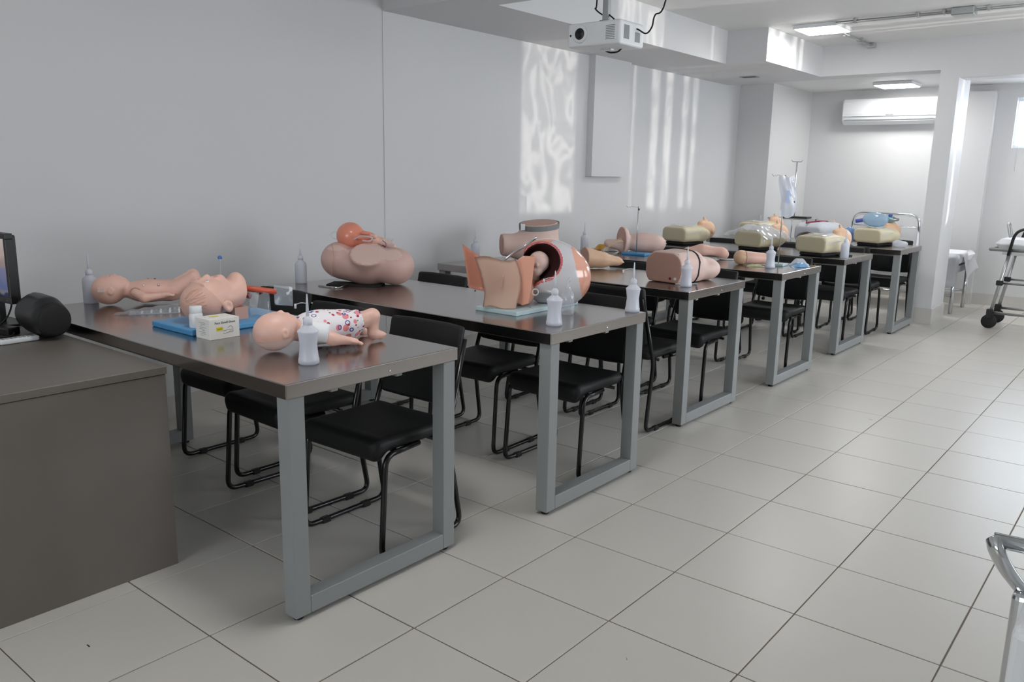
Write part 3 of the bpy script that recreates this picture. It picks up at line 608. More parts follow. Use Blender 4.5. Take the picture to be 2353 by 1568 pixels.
def baby_head():
    h = smin(.02, sel((0, 0, .072), (.074, .064, .068)), sel((.03, 0, .092), (.05, .05, .044)), sel((.066, 0, .098), (.022, .026, .024)))
    h = smin(.006, h, sel((.028, 0, .139), (.010, .008, .008)), sel((.008, .022, .131), (.012, .011, .007)), sel((.008, -.022, .131), (.012, .011, .007)), sel((.05, 0, .131), (.008, .014, .006)))
    for s in (-1, 1): h = sub(smin(.004, h, sel((.012, s*.063, .072), (.015, .007, .018))), sel((.012, s*.072, .074), (.008, .005, .010)), .003)
    return sub(h, scap((.0505, -.010, .137), (.0505, .010, .137), .0022), .002)
def limb(pts, rs, hand=None):
    fs = chain(pts, rs); f = smin(.012, *fs)
    if hand == 'hand':
        d = (Vv(pts[-1])-Vv(pts[-2])); d /= np.linalg.norm(d); e = Vv(pts[-1]); s = np.cross(d, (0, 0, 1)); s /= np.linalg.norm(s)
        palm = smin(.006, scap(e-s*.006, e+d*.022-s*.007, .011, .011), scap(e+s*.006, e+d*.022+s*.007, .011, .011)); fg = [scap(e+d*.024+s*o, e+d*(.026+L)+s*o*1.3-np.array([0, 0, .005]), .0058, .0050) for o, L in ((-.0155, .014), (-.005, .02), (.0055, .019), (.0155, .013))]
        th = scap(e+d*.004+s*.014, e+d*.02+s*.026, .006, .0052); f = smin(.003, smin(.008, f, palm), *fg, th)
    if hand == 'foot':
        e = Vv(pts[-1]); b = Vv(pts[-2]); toes = [scap(e+np.array([.004, o, .002]), e+np.array([.013, o, .004]), .0055, .005) for o in (-.012, -.004, .004, .012)]; f = smin(.005, f, *toes)
    return f
# infant with the fruit-print shirt
hp = at(628, 812, TH); t = thing('infant_manikin', 'infant manikin on its back in a fruit-print shirt, arms and legs bare', 'manikin', (hp.x-.02, hp.y+.02, TH), math.radians(80))
tors = smin(.03, sel((.18, 0, .07), (.115, .070, .058)), sel((.285, 0, .066), (.065, .064, .052)))
body = smin(.014, baby_head(), scap((.06, 0, .065), (.12, 0, .066), .032, .04), tors)
body = smin(.012, body, limb([(.12, -.058, .07), (.18, -.10, .040), (.236, -.116, .030)], [.027, .022, .014], 'hand'), limb([(.12, .058, .07), (.18, .11, .05), (.215, .13, .022)], [.027, .022, .014], 'hand'),
            limb([(.295, -.036, .076), (.372, -.05, .098), (.372, -.056, .03), (.405, -.056, .022)], [.038, .028, .019, .017], 'foot'), limb([(.295, .036, .066), (.36, .055, .06), (.395, .06, .024), (.425, .06, .022)], [.038, .026, .018, .016], 'foot'))
body = cut(body, (0, 0, .001), (0, 0, -1))
mesh_sdf('body', body, (-.085, -.17, 0), (.45, .19, .155), .0031, [skin_m, skin2_m], t, pick=lambda c, n: ((c[:, 0] < .075) & (c[:, 2] < .052+.10*c[:, 0])))
sh = cut(cut(off(tors, .006), (.088, 0, 0), (-1, 0, 0)), (.325, 0, 0), (1, 0, .15)); sh = cut(smin(.01, sh, cut(off(limb([(.285, -.036, .078), (.35, -.046, .096)], [.04, .033]), .005), (.345, 0, 0), (1, -.1, .2))), (0, 0, .001), (0, 0, -1))
so_ = mesh_sdf('shirt', sh, (.07, -.1, 0), (.38, .1, .15), .0045, shirt_m, t)
for s in (-1, 1):
    sl_ = cut(off(limb([(.115, s*.052, .073), (.19, s*.107, .055)], [.03, .026]), .007), (.168, s*.092, .06), (.8, s*.62, -.15)); mesh_sdf('sleeve', sl_, (.06, min(s*.0, s*.16), 0), (.24, max(0, s*.16), .13), .0045, white_m, t)
text('print', '10', .022, mat('slate_ink', rgb(96, 104, 140), .7), so_, (.115, -.045, .117), (math.radians(38), 0, math.radians(60)))
seam = spline([(-.078, 0, .044), (-.05, -.052, .046), (0, -.0665, .052), (.04, -.055, .056), (.07, -.03, .06)], 6); tube('head_seam', seam, .0011, skincut_m, t, 5)
# jointed nursing infant
hp = at(243, 700, TH); t = thing('infant_doll', 'bare jointed infant doll lying on its back beyond the adult head', 'manikin', (hp.x+.03, hp.y+.005, TH), math.radians(62))
tors = smin(.03, sel((.17, 0, .062), (.105, .068, .055)), sel((.27, 0, .06), (.06, .062, .05)))
body = smin(.012, baby_head(), scap((.06, 0, .065), (.11, 0, .066), .03, .036), tors)
arms = [limb([(.115, s*.066, .064), (.15, s*.098, .042), (.235, s*.088, .05)], [.024, .02, .014], 'hand') for s in (-1, 1)]
legs = [limb([(.285, s*.036, .07), (.37, s*.045, .125), (.43, s*.05, .03), (.455, s*.05, .022)], [.036, .027, .019, .017], 'foot') for s in (-1, 1)]
body = cut(smin(.008, body, *arms, *legs), (0, 0, .001), (0, 0, -1)); mesh_sdf('body', body, (-.085, -.14, 0), (.48, .14, .165), .0034, skin_m, t)
box('head_plate', (-.028, -.0605, .078), (.034, .006, .022), skin2_m, t, .002, (math.radians(-6), 0, math.radians(-22)))
for x in (.15, .215): lathe('chest_stud', [(.0055, -.004), (.005, .003), (0, .006)], chrome_m, t, 10, loc=(x, -.052, .094))
for x in (.17, .2): lathe('chest_stud', [(.006, -.004), (.005, .002), (0, .004)], red_m, t, 10, loc=(x, .01, .115))
o = tube('shoulder_joint', [(.115+.024*math.cos(a), -.082, .064+.024*math.sin(a)) for a in np.linspace(0, 2*PI, 17)], .0016, skincut_m, t, 5)
for s in (-1, 1): lathe('eye', [(.004, -.002), (.003, .001), (0, .002)], ink_m, t, 8, loc=(.01, s*.022, .138))
# ------------------------------------------------------------------ airway head on its blue board
bx0, bx1, by0, by1 = -1.02, -.712, .40, .885
t = thing('intubation_trainer', 'adult head and neck airway trainer, face up on a blue board', 'manikin', ((bx0+bx1)/2, (by0+by1)/2, TH))
bm = bmesh.new(); add_box(bm, (0, 0, .0115), (bx1-bx0, by1-by0, .023), .005, seg=2); bm_obj('board', bm, blue_m, t)
hd = smin(.03, sel((.088, 0, .082), (.090, .078, .082)), sel((.125, 0, .115), (.072, .060, .062)))
hd = smin(.018, hd, sel((.168, 0, .147), (.028, .034, .040)), scap((.17, 0, .085), (.24, 0, .11), .056, .062), sel((.243, 0, .135), (.034, .050, .056)))
hd = smin(.008, hd, scap((.082, 0, .166), (.112, 0, .180), .009, .013), sel((.112, .010, .175), (.009, .008, .008)), sel((.112, -.010, .175), (.009, .008, .008)), sel((.088, .030, .160), (.014, .016, .010)), sel((.088, -.030, .160), (.014, .016, .010)), sel((.146, 0, .176), (.016, .024, .008)), sel((.07, 0, .158), (.012, .05, .010)))
hd = sub(hd, sel((.144, 0, .186), (.008, .018, .012)), .004)
for s in (-1, 1): hd = sub(smin(.005, hd, sel((.155, s*.074, .066), (.022, .010, .027), (0, -.5, 0))), sel((.155, s*.086, .068), (.012, .008, .016), (0, -.5, 0)), .004)
hd = cut(cut(hd, (.262, 0, .16), (1, 0, -.12)), (0, 0, .002), (0, 0, -1))
hx = mesh_sdf('head', hd, (-.01, -.1, 0), (.29, .1, .2), .0042, [skin_m, hair_m, skincut_m], t, loc=(.02, -.20, .023), rot=(0, 0, math.radians(90)), pick=lambda c, n: np.where((c[:, 0] > .235) & (n[:, 0] > .9), 2, np.where(c[:, 0] < .145-.8*(c[:, 2]-.06)-.04*(c[:, 2] > .06)*0, 1, 0)))
for s in (-1, 1):
    e = lathe('eye', [(.009, -.004), (.007, .002), (0, .004)], wplast_m, hx, 12, loc=(.092, s*.033, .168)); lathe('iris', [(.004, .003), (.003, .005), (0, .0055)], mat('iris_blue', rgb(90, 90, 120), .3) if 'iris_blue' not in MATS else MATS['iris_blue'], hx, 10, loc=(.092, s*.033, .167))
for k in range(13):
    lk = []
    for j in range(8):
        tt = .35+j*.125+.02*(k % 3); ss = -.1+k*.085+.12*math.sin(3*tt+k); lk.append((.088-.0905*math.cos(tt), -.0785*math.sin(tt)*math.cos(ss), .082+.0825*math.sin(tt)*math.sin(ss)))
    tube('hair_lock', spline(lk, 3), .0016, hair_m, hx, 5)
rbox('neck_block', .2, .262, -.05, .05, 0, .05, skincut_m, hx)
tube('trachea_tube', [(.255, -.01, .125), (.40, -.05, .098)], .0125, redt_m, hx, 12); tube('side_tube', [(.265, -.02, .10), (.29, -.03, .085)], .011, red_m, hx, 10)
def pouch(u, v):
    return (.385+.085*u, -.08+.08*v, .055+.085*v-.05*u+.012*math.sin(PI*u)*math.sin(PI*v))
for sgn in (1, -1): sheet('clear_pouch', lambda u, v, sg=sgn: (.388+.08*u, -.055-.02*u+sg*.012*math.sin(PI*u)*math.sin(PI*v), .128-.012*u-.085*v), 8, 8, film_m, hx)
sheet('lung_bag', lambda u, v: (.27+.10*u, -.045-.03*math.sin(PI*u)*v-.01*v, .10-.092*v+.008*math.sin(u*9)), 10, 8, film_m, hx)
p = at(445, 753, TH+.023); t = thing('pill_bottle', 'small white pill bottle with screw cap on the blue board', 'bottle', (p.x+.004, p.y+.01, TH+.023))
lathe('bottle_body', [(.0, 0), (.024, 0), (.026, .003), (.026, .05), (.023, .057), (.02, .06)], wplast_m, t, 24); lathe('cap', [(.0225, .058), (.0235, .06), (.0235, .082), (.022, .085), (0, .0855)], wplast_m, t, 24, cap=False)
x0, x1, y0, y1, bh = -.69, -.592, .405, .531, .078
t = thing('carton', 'small white printed carton reading Face Shield Sheet', 'box', ((x0+x1)/2, (y0+y1)/2, TH))
w_, d_ = (x1-x0)/2, (y1-y0)/2
rbox('carton_body', -w_, w_, -d_, d_, 0, bh, paper_m, t, .001); RX_ = (PI/2, 0, PI/2)
text('title', 'Face Shield Sheet', .0125, ink_m, t, (w_+.0003, .002, .062), RX_)
box('yellow_badge', (w_+.0004, -.022, .039), (.0006, .028, .014), yellow_m, t, .0002); text('badge_text', 'Face Shield', .0045, ink_m, t, (w_+.0008, -.022, .039), RX_)
box('top_badge', (-.01, -.01, bh+.0004), (.02, .035, .0006), yellow_m, t)
for pts_ in ([(.0, .012, .04), (.0, .024, .047), (.0, .034, .041), (.0, .03, .036)], [(0, -.008, .029), (0, .012, .032), (0, .036, .032)], [(0, -.008, .020), (0, .014, .021), (0, .03, .028)], [(0, .016, .026), (0, .03, .02), (0, .036, .027)]):
    tube('line_drawing', [(w_+.0004, q[1], q[2]) for q in pts_], .0005, ink_m, t, 4)
for k in range(9): box('small_print', (-.004+.008*(k % 2), -d_-.0003, .062-k*.006), (.045-.012*(k % 3), .0006, .0014), frame_m, t)
# clear ribbed packaging tray
a = at(262, 724, TH); b = at(412, 718, TH); t = thing('blister_pack', 'clear ribbed plastic packaging lying beneath the infant doll arm', 'packaging', a, math.atan2(b.y-a.y, b.x-a.x))
L_ = (b-a).length
sheet('clear_cover', lambda u, v: (L_*u, -.03+.11*v*(.35+.65*u), .004+.034*math.sin(PI*v)*(u**.6)+.004*math.sin(u*30)*v), 24, 8, film_m, t)
for k in range(11): rbox('rib', .09+k*.019, .098+k*.019, -.018, .02+.003*k, .001, .009+.001*k, wplast_m if k % 2 else frame_m, t)
rbox('tray', .06, L_, -.022, .06, 0, .004, filmw_m, t)
p = at(487, 612, 1.07); t = thing('blue_tipped_stylet', 'thin clear stylet with a blue ring tip standing in the open mouth', 'stylet', (-.866, .6290, TH+.20))
tube('rod', [(0, 0, 0), (0, 0, .062)], .0012, film_m, t, 6); o = lathe('ring_tip', [(.0035, -.003), (.0085, -.003), (.0095, 0), (.0085, .003), (.0035, .003)], mat('blue_plastic', rgb(60, 104, 172), .35), t, 16, loc=(0, 0, .076)); o.rotation_euler = (PI/2, 0, math.radians(40)); lathe('tip_neck', [(.002, .06), (.007, .068), (.006, .07)], filmw_m, t, 12)
SEE = math.radians(39)                                                       # local x runs across the view, y away
# ------------------------------------------------------------------ mauve pelvis with newborn doll (second table)
p = at(846, 657, TH); t = thing('pelvis_torso', 'large mauve vinyl pelvis torso with flat cut thigh stump', 'anatomical model', (p.x-.075, p.y+.06, TH), SEE-.12)
f = smin(.03, sel((.0, .02, .105), (.25, .15, .105)), sel((-.16, .0, .135), (.105, .13, .10)), sel((.165, .0, .105), (.105, .13, .105)))
f = smin(.02, f, scap((.01, -.0, .09), (.035, -.10, .19), .105, .10)); f = cut(f, (.03, -.115, .168), (.10, -.55, .84), .006); f = cut(f, (0, 0, .003), (0, 0, -1))
f = sub(f, sel((-.03, .06, .26), (.16, .07, .05)), .02)
nb = smin(.02, sel((-.105, .03, .268), (.080, .076, .078)), sel((-.02, .04, .245), (.075, .05, .05))); nb = smin(.01, nb, scap((-.02, .0, .265), (.05, -.01, .272), .018, .014), scap((.0, .06, .255), (.11, .06, .225), .03, .022), scap((.11, .06, .225), (.15, .03, .215), .02, .013), sel((-.045, -.02, .262), (.016, .02, .012)), sel((.0, -.02, .29), (.03, .012, .010)))
f = sub(f, off(nb, -.003), .004)                 # the doll nestles in the hollow
mesh_sdf('torso', f, (-.29, -.2, 0), (.29, .19, .27), .0085, [mauve_m, skin2_m], t, pick=lambda c, n: ((n[:, 2] > .72) & (n[:, 1] < -.45)))
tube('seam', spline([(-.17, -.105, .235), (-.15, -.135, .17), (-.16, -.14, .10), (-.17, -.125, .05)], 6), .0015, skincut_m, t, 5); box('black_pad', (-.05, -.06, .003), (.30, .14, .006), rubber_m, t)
q_ = p
t = thing('newborn_doll', 'coral newborn doll with round head resting on the mauve torso', 'doll', (p.x-.075, p.y+.06, TH), SEE-.12)
mesh_sdf('body', nb, (-.2, -.08, .18), (.19, .13, .36), .0045, [coral_m, skin_m], t, pick=lambda c, n: (c[:, 0] > .03))
tube('cord', spline([(-.06, -.05, .255), (-.02, -.055, .275), (.03, -.05, .272), (.045, -.045, .262), (.03, -.05, .248), (-.01, -.05, .25)], 6), .004, filmw_m, t, 8)
tube('cord_loop', spline([(-.175, .03, .285), (-.2, .03, .29), (-.222, .03, .27), (-.205, .03, .25), (-.18, .03, .248)], 6), .003, wplast_m, t, 8)
tube('cord_end', spline([(.1, -.02, .25), (.12, -.03, .235), (.115, -.03, .215), (.1, -.02, .225)], 5), .004, red_m, t, 6)
sheet('membrane', lambda u, v: (.09+.07*u+.006*math.sin(v*9), -.035+.02*math.sin(u*7+v*3), .212+.05*v+.006*math.sin(u*14)), 12, 10, film_m, t)
a = at(732, 658, TH); b = at(778, 664, TH); c_ = at(800, 657, TH); t = thing('wire_rod', 'bent thin steel rod lying beside the mauve torso', 'rod', a); tube('rod', [(0, 0, .004), b-a+Vector((0, 0, .0045)), c_-a+Vector((0, 0, .0092))], .0035, chrome_m, t)
# ------------------------------------------------------------------ open birthing simulator
cxs, cys = -.235, 1.885
t = thing('birthing_simulator', 'open orange and white birthing simulator pelvis on a pale blue base', 'anatomical model', (cxs, cys, TH))
bm = bmesh.new(); add_box(bm, (0, 0, .010), (.25, .49, .020), .003, seg=2); bm_obj('base_board', bm, lblue_m, t)
for a in ((.09, .1), (.09, -.1)): lathe('screw', [(.006, .02), (.005, .0225), (0, .023)], frame_m, t, 10, loc=(a[0], a[1], 0))
f = smin(.04, sel((.13, .03, .155), (.175, .135, .155), (0, .25, 0)), sel((.07, .03, .235), (.15, .12, .095)))
hole = smin(.02, sel((.055, -.10, .238), (.088, .125, .088)), sel((.02, -.02, .20), (.055, .10, .085)))
f = sub(f, hole, .008); f = cut(f, (0, 0, .022), (0, 0, -1)); under = sel((.05, -.1, .03), (.12, .1, .055)); f = sub(f, under, .01); f = cut(f, (-.055, 0, 0), (-1, 0, .1))
def pk(c, n):
    h = hole(c); r = np.zeros(len(c), int); wh = (c[:, 0] > -.02) & (c[:, 0] < .235-.25*(c[:, 2]-.15)) & (n[:, 1] < .35) & (c[:, 2] < .335-.9*np.clip(.12-c[:, 0], 0, 1)); r[wh] = 1
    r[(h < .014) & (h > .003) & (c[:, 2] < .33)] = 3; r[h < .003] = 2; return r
Rz = (0, 0, SEE)
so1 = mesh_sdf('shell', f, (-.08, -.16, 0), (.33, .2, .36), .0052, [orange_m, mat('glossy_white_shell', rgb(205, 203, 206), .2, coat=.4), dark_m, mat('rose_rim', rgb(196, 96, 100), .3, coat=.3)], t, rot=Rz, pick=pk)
fh = smin(.012, sel((.045, -.035, .225), (.050, .05, .052)), sel((.03, -.05, .185), (.035, .035, .03)), sel((.02, -.03, .155), (.03, .03, .03))); fh = smin(.006, fh, sel((.035, -.085, .215), (.008, .008, .010)), sel((.02, -.078, .193), (.012, .010, .006)))
mesh_sdf('fetus_head', fh, (-.02, -.1, .11), (.11, .03, .29), .0045, skin2_m, t, rot=Rz)
o = lathe('pubic_ring', [(.012, -.003), (.017, -.004), (.017, .004), (.012, .004), (.012, -.003)], MATS['glossy_white_shell'], so1, 20, cap=False); o.location = (.03, -.118, .092); o.rotation_euler = (PI/2, .3, 0)
Dsh = [(-.0, .03), (.03, .04), (.045, .15), (.055, .262), (.0, .262), (-.035, .235), (-.062, .17), (-.065, .10), (-.04, .05)]
o = prism('thigh_cut_plate', Dsh, -.012, .012, orange_m, t, .003); o.matrix_local = Matrix.Rotation(SEE, 4, 'Z')@Matrix.Translation((-.03, -.125, .0))@Matrix.Rotation(PI/2, 4, 'X')
f = cut(cut(smin(.02, scap((-.055, -.06, .10), (-.03, .03, .13), .075, .09), sel((-.03, -.03, .07), (.06, .07, .06))), (0, -.115, 0), (0, -1, 0)), (0, 0, .022), (0, 0, -1)); mesh_sdf('thigh', f, (-.15, -.13, .02), (.08, .13, .24), .006, orange_m, t, rot=Rz)
def flap(u, v):
    x = -.255+.19*u+.02*math.sin(v*4); z = .255-.235*v-.03*(1-u)*v*(1-v)*4+.01*math.sin(u*6); wv = .02*math.sin(PI*u)+.015*math.sin(v*5+u*3)
    return (x+.03*v*(1-u)*1.2+.02*v, -.165-wv-.01*v, max(.024, z))
fo = sheet('skin_flap', flap, 16, 16, mat('vinyl_flap', rgb(238, 208, 188), .5), t, rot=Rz, thick=.004)
tube('flap_crease', spline([(-.12, -.193, .175), (-.128, -.196, .145), (-.132, -.197, .115)], 5), .0028, skincut_m, fo, 6)
for a in ((-.25, -.172, .10), (-.085, -.175, .045), (-.20, -.175, .24)): lathe('stud', [(.004, -.002), (.003, .004), (0, .005)], bplast_m, fo, 8, loc=a)
def wing(u, v):
    a = -.6+1.3*u; return (-.245+.085*u+.05*v-.0, -.10+.05*math.cos(a*1.4)-.03*v, .125+.19*(1-v)*(1-.45*u)+.01*math.sin(u*5))
sheet('orange_wing', lambda u, v: (-.315+.055*v*0+.15*u+.03*(1-v), -.10-.045*math.sin(PI*u), .105+.205*v-.07*u*v-.02*u), 12, 10, orange_m, t, rot=Rz, thick=.006)
t2 = thing('forceps', 'long steel forceps resting across the orange simulator shell', 'forceps', (cxs, cys, TH))
for s in (-1, 1):
    bm = bmesh.new(); add_tube(bm, spline([(-.145, -.10+s*.012, .20), (-.12, -.10+s*.022, .235), (-.075, -.09+s*.016, .272), (-.02, -.08+s*.006, .305), (.03, -.07+s*.012, .345)], 6), .007, 8, flat=.5); bm_obj('blade', bm, chrome_m, t2, True, rot=Rz)
tube('grip', [(-.15, -.12, .196), (-.13, -.12, .214)], .012, chrome_m, t2).rotation_euler = Rz
# ------------------------------------------------------------------ third table
p = at(1215, 603, TH); t = thing('belted_torso', 'flesh-coloured torso with a grey belt round its open top', 'anatomical model', (p.x-.02, p.y+.06, TH), SEE)
f = smin(.04, sel((.0, 0, .11), (.20, .14, .115)), scap((.06, .02, .13), (.05, .03, .24), .135, .145)); f = smin(.025, f, scap((-.06, -.02, .115), (-.25, -.04, .125), .09, .078))
f = cut(cut(f, (-.235, 0, 0), (-1, -.25, 0)), (.05, 0, .282), (-.06, -.12, 1)); f = cut(f, (0, 0, .002), (0, 0, -1))
mesh_sdf('torso', f, (-.3, -.18, 0), (.26, .22, .34), .0085, [skin2_m, skincut_m], t, pick=lambda c, n: ((n[:, 0] < -.85) & (c[:, 0] < -.2)) | (n[:, 2] > .96) & (c[:, 2] > .26))
bm = bmesh.new(); ring = [(.05+.149*math.cos(a), .03+.149*math.sin(a), .262+.06*.149*math.cos(a)+.12*.149*math.sin(a)) for a in np.linspace(0, 2*PI, 33)]
vs = [[bm.verts.new((x*1, y, z+dz)) for dz in (-.017, .02)] for x, y, z in ring[:-1]]
for i in range(32): bm.faces.new((vs[i][0], vs[(i+1) % 32][0], vs[(i+1) % 32][1], vs[i][1]))
bmesh.ops.solidify(bm, geom=list(bm.faces), thickness=.004); bm_obj('belt', bm, mat('grey_belt', rgb(176, 178, 178), .5), t, False)
rbox('belt_tag', -.115, -.085, -.155+.065, -.085, .24, .285, wplast_m, t).location = (.03, -.01, -.005)
p = onto(1375, 612, TH, 3.0, 3.56); t = thing('foot_model', 'flesh-coloured limb model with a wide cut end, lying beyond the birthing simulator', 'anatomical model', (p.x, p.y, TH), SEE+.25)
f = smin(.02, scap((-.10, 0, .075), (.02, 0, .06), .074, .055), scap((.02, 0, .06), (.135, .01, .05), .05, .032), sel((.15, .01, .045), (.035, .03, .022))); f = smin(.006, f, *[scap((.16, -.02+k*.012, .045), (.178, -.02+k*.012, .043), .007, .006) for k in range(5)]); f = cut(cut(f, (-.105, 0, 0), (-1, -.1, .0)), (0, 0, .002), (0, 0, -1))
mesh_sdf('limb', f, (-.14, -.1, 0), (.2, .1, .16), .0055, [skin3_m, skincut_m], t, pick=lambda c, n: (n[:, 0] < -.85) & (c[:, 0] < -.09))
a = at(1470, 646, TH); t = thing('buttock_trainer', 'pale pink half-buttock injection trainer with a black strap', 'anatomical model', (a.x+.135, a.y+.04, TH), math.radians(-8))
f = smin(.04, sbox((0, .12, .085), (.14, .17, .105), .085), sel((.05, .33, .07), (.115, .12, .075)), sel((-.02, .2, .09), (.12, .16, .09))); f = cut(cut(f, (0, 0, .003), (0, 0, -1)), (0, 0, 0), (0, -1, 0), .006)
mesh_sdf('body', f, (-.19, -.02, 0), (.2, .48, .22), .0075, [skin2_m, skincut_m], t, pick=lambda c, n: (n[:, 1] < -.9) & (c[:, 1] < .01))
bandf = cut(cut(off(f, .004), (0, .155, 0), (0, -1, .12), .002), (0, .171, 0), (0, 1, -.12), .002); mesh_sdf('strap', bandf, (-.19, .11, 0), (.2, .23, .22), .005, rubber_m, t)
disc_y('red_button', .055, .0, .03, .009, .0, .004, red_m, t); disc_y('white_socket', .092, .0, .03, .009, .003, .004, wplast_m, t)
for s_ in ([(.06, .22, .175), (.10, .25, .13), (.115, .29, .085)], [(.09, .2, .15), (.12, .225, .11)]): tube('crease', spline(s_, 5), .0015, skincut_m, t, 5)
a = at(1552, 655, TH); b = at(1606, 655, TH); t = thing('needle_syringe', 'thin syringe with needle lying beside the black-strapped trainer', 'syringe', (a+b)/2, math.atan2((b-a).y, (b-a).x)); tube('barrel', [(-.02, 0, .006), (.06, 0, .006)], .005, frame_m, t); tube('plunger', [(-.075, 0, .005), (-.02, 0, .005)], .003, wplast_m, t); tube('flange', [(.06, -.006, .006), (.06, .006, .006)], .003, wplast_m, t)
# ------------------------------------------------------------------ fourth table
p = onto(1462, 574, TH, 4.4, 4.8); t = thing('hip_model', 'pink hip model with an upright cut thigh disc, behind the bare drip stand', 'anatomical model', (p.x, p.y, TH), SEE)
f = smin(.03, sel((.06, 0, .085), (.17, .11, .085)), sel((.15, -.01, .075), (.09, .10, .075)), scap((-.12, .0, .06), (-.24, .0, .075), .05, .035)); f = smin(.02, f, cut(cut(sel((-.12, 0, .10), (.07, .10, .115)), (-.135, 0, 0), (-1, -.35, 0)), (-.075, 0, 0), (1, .2, 0))); f = cut(f, (0, 0, .002), (0, 0, -1))
mesh_sdf('body', f, (-.3, -.13, 0), (.26, .13, .22), .0075, [skin2_m, skincut_m], t, pick=lambda c, n: (n[:, 0] < -.8) & (n[:, 1] < 0) & (c[:, 0] > -.16))
tube('catheter', spline([(-.13, -.10, .10), (-.18, -.12, .10), (-.24, -.12, .06), (-.28, -.1, .01)], 6), .005, mat('latex', rgb(214, 190, 140), .5), t, 8)
for (px, py, hgt, lab, ln) in ((1462, 583, .39, 'short bare drip stand with wavy hook on a blue base', 0), (1788, 608, .66, 'taller drip stand holding the clear drip bag', 1)):
    p = at(px, py, TH+.01); t = thing('table_drip_stand', lab, 'drip stand', (p.x, max(p.y, 4.24+.09), TH), .0, 'table drip stands')
    bm = bmesh.new(); add_box(bm, (0, .02, .009), (.22 if not ln else .10, .15 if not ln else .10, .018), .003); bm_obj('base', bm, blue_m if not ln else lblue_m, t)
    tube('rod', [(0, 0, .018), (0, 0, hgt)], .0045, alu_m, t)
    tube('hook', [(0, 0, hgt-.008), (-.045, -.04, hgt), (-.05, -.045, hgt-.012), (-.056, -.05, hgt), (-.062, -.055, hgt-.012), (-.075, -.065, hgt+.004)], .002, alu_m, t); lathe('screw', [(.006, hgt-.03), (.006, hgt-.015)], bplast_m, t, 8, loc=(.006, 0, 0)); iv = p if ln else None
t = thing('drip_bag', 'crumpled clear drip bag hanging on the taller drip stand', 'bag', (iv.x+.03, max(iv.y, 4.33)-.015, TH+.36), SEE)
for s in (-1, 1): sheet('bag_film', lambda u, v, s=s: (-.055+.115*u+.015*math.sin(v*5), s*.022*math.sin(PI*u)*(.4+.6*math.sin(PI*min(1, v*1.1)))+.004*math.sin(u*13+v*9), .29*v+.008*math.sin(u*8)), 12, 16, filmw_m, t)
tube('port_tube', spline([(.0, 0, .28), (.02, .01, .24), (.0, .0, .12), (.03, .01, .06)], 5), .004, film_m, t, 6); sheet('blue_label', lambda u, v: (-.012+.02*u, -.027, .10+.09*v), 3, 3, mat('blue_label', rgb(164, 182, 222), .5), t); tube('clip', [(.05, -.01, .115), (.055, -.01, .105)], .004, bplast_m, t, 6)
p = onto(1618, 590, TH, 4.4, 4.76); t = thing('arm_pad', 'curved flesh-coloured injection pad on a white tube', 'anatomical model', (p.x, p.y, TH), SEE-.05)
f = smin(.04, scap((-.13, 0, .05), (-.02, 0, .055), .04, .055), scap((-.02, 0, .055), (.12, .0, .05), .055, .045), sel((.14, 0, .04), (.05, .05, .04))); f = cut(sub(f, sel((.02, 0, -.02), (.12, .2, .05)), .02), (0, 0, .002), (0, 0, -1))
mesh_sdf('pad', f, (-.19, -.08, 0), (.21, .08, .13), .0065, skin_m, t); tube('drain_tube', spline([(.10, -.03, .012), (.16, -.06, .006), (.28, -.05, .006)], 5), .0055, wplast_m, t, 8)
p = onto(1722, 606, TH, 4.3, 4.62); t = thing('injection_arm', 'stubby flesh-coloured injection arm with a round end and dark seam', 'anatomical model', (p.x, p.y+.03, TH), SEE+.12)
f = smin(.012, sel((-.085, 0, .054), (.05, .054, .054)), scap((-.06, 0, .053), (.10, .02, .046), .05, .04)); mesh_sdf('arm', f, (-.15, -.07, 0), (.2, .08, .12), .0055, [skin3_m, skin_m], t, pick=lambda c, n: (c[:, 0] > -.058))
tube('seam', [(-.056, .0515*math.sin(a), .0535+.0515*math.cos(a)) for a in np.linspace(-2.4, 2.4, 15)], .0018, bplast_m, t, 5)
def packet(name, px, py, label, m, L, W, H, rz, cat='packet'):
    p = onto(px, py, TH, 4.3, 4.88); t = thing(name, label, cat, (p.x, p.y, TH), rz)
    sheet('wrapper', lambda u, v: (L*(u-.5), W*(v-.5), .002+H*math.sin(PI*u)*math.sin(PI*v)+.004*math.sin(u*15+v*7)*math.sin(PI*v)), 16, 12, m, t)
    sheet('back', lambda u, v: (L*(u-.5), W*(v-.5), .0012), 2, 2, paper_m, t); return t
bluew = mat('blue_print_wrapper', rgb(126, 172, 214), .25, var=.35, scale=45)
packet('syringe_packet', 1826, 609, 'blue and white sealed packet at the aisle end of its table', bluew, .14, .09, .03, .5).location = (.018, 4.80, TH)
packet('gauze_packet', 1822, 600, 'crumpled clear sealed packet lying behind the blue and white packet', filmw_m, .14, .08, .05, .25).location = (-.03, 4.918, TH)
packet('catheter_packet', 1735, 613, 'yellowish tangled tubing packet under the stubby injection arm', mat('yellow_tubing', rgb(206, 200, 150), .4, var=.2, scale=40), .13, .05, .016, .6)
packet('yellow_packet', 1382, 574, 'yellow printed packet near the wall beside a wash bottle', mat('amber_packet', rgb(214, 162, 70), .4, var=.35, scale=22), .14, .09, .05, .5)
packet('mixed_packet', 1400, 577, 'clear patterned packet with blue and yellow print beside the hip model', mat('speckled_wrapper', rgb(196, 196, 196), .25, var=.5, scale=60), .13, .09, .04, .9)
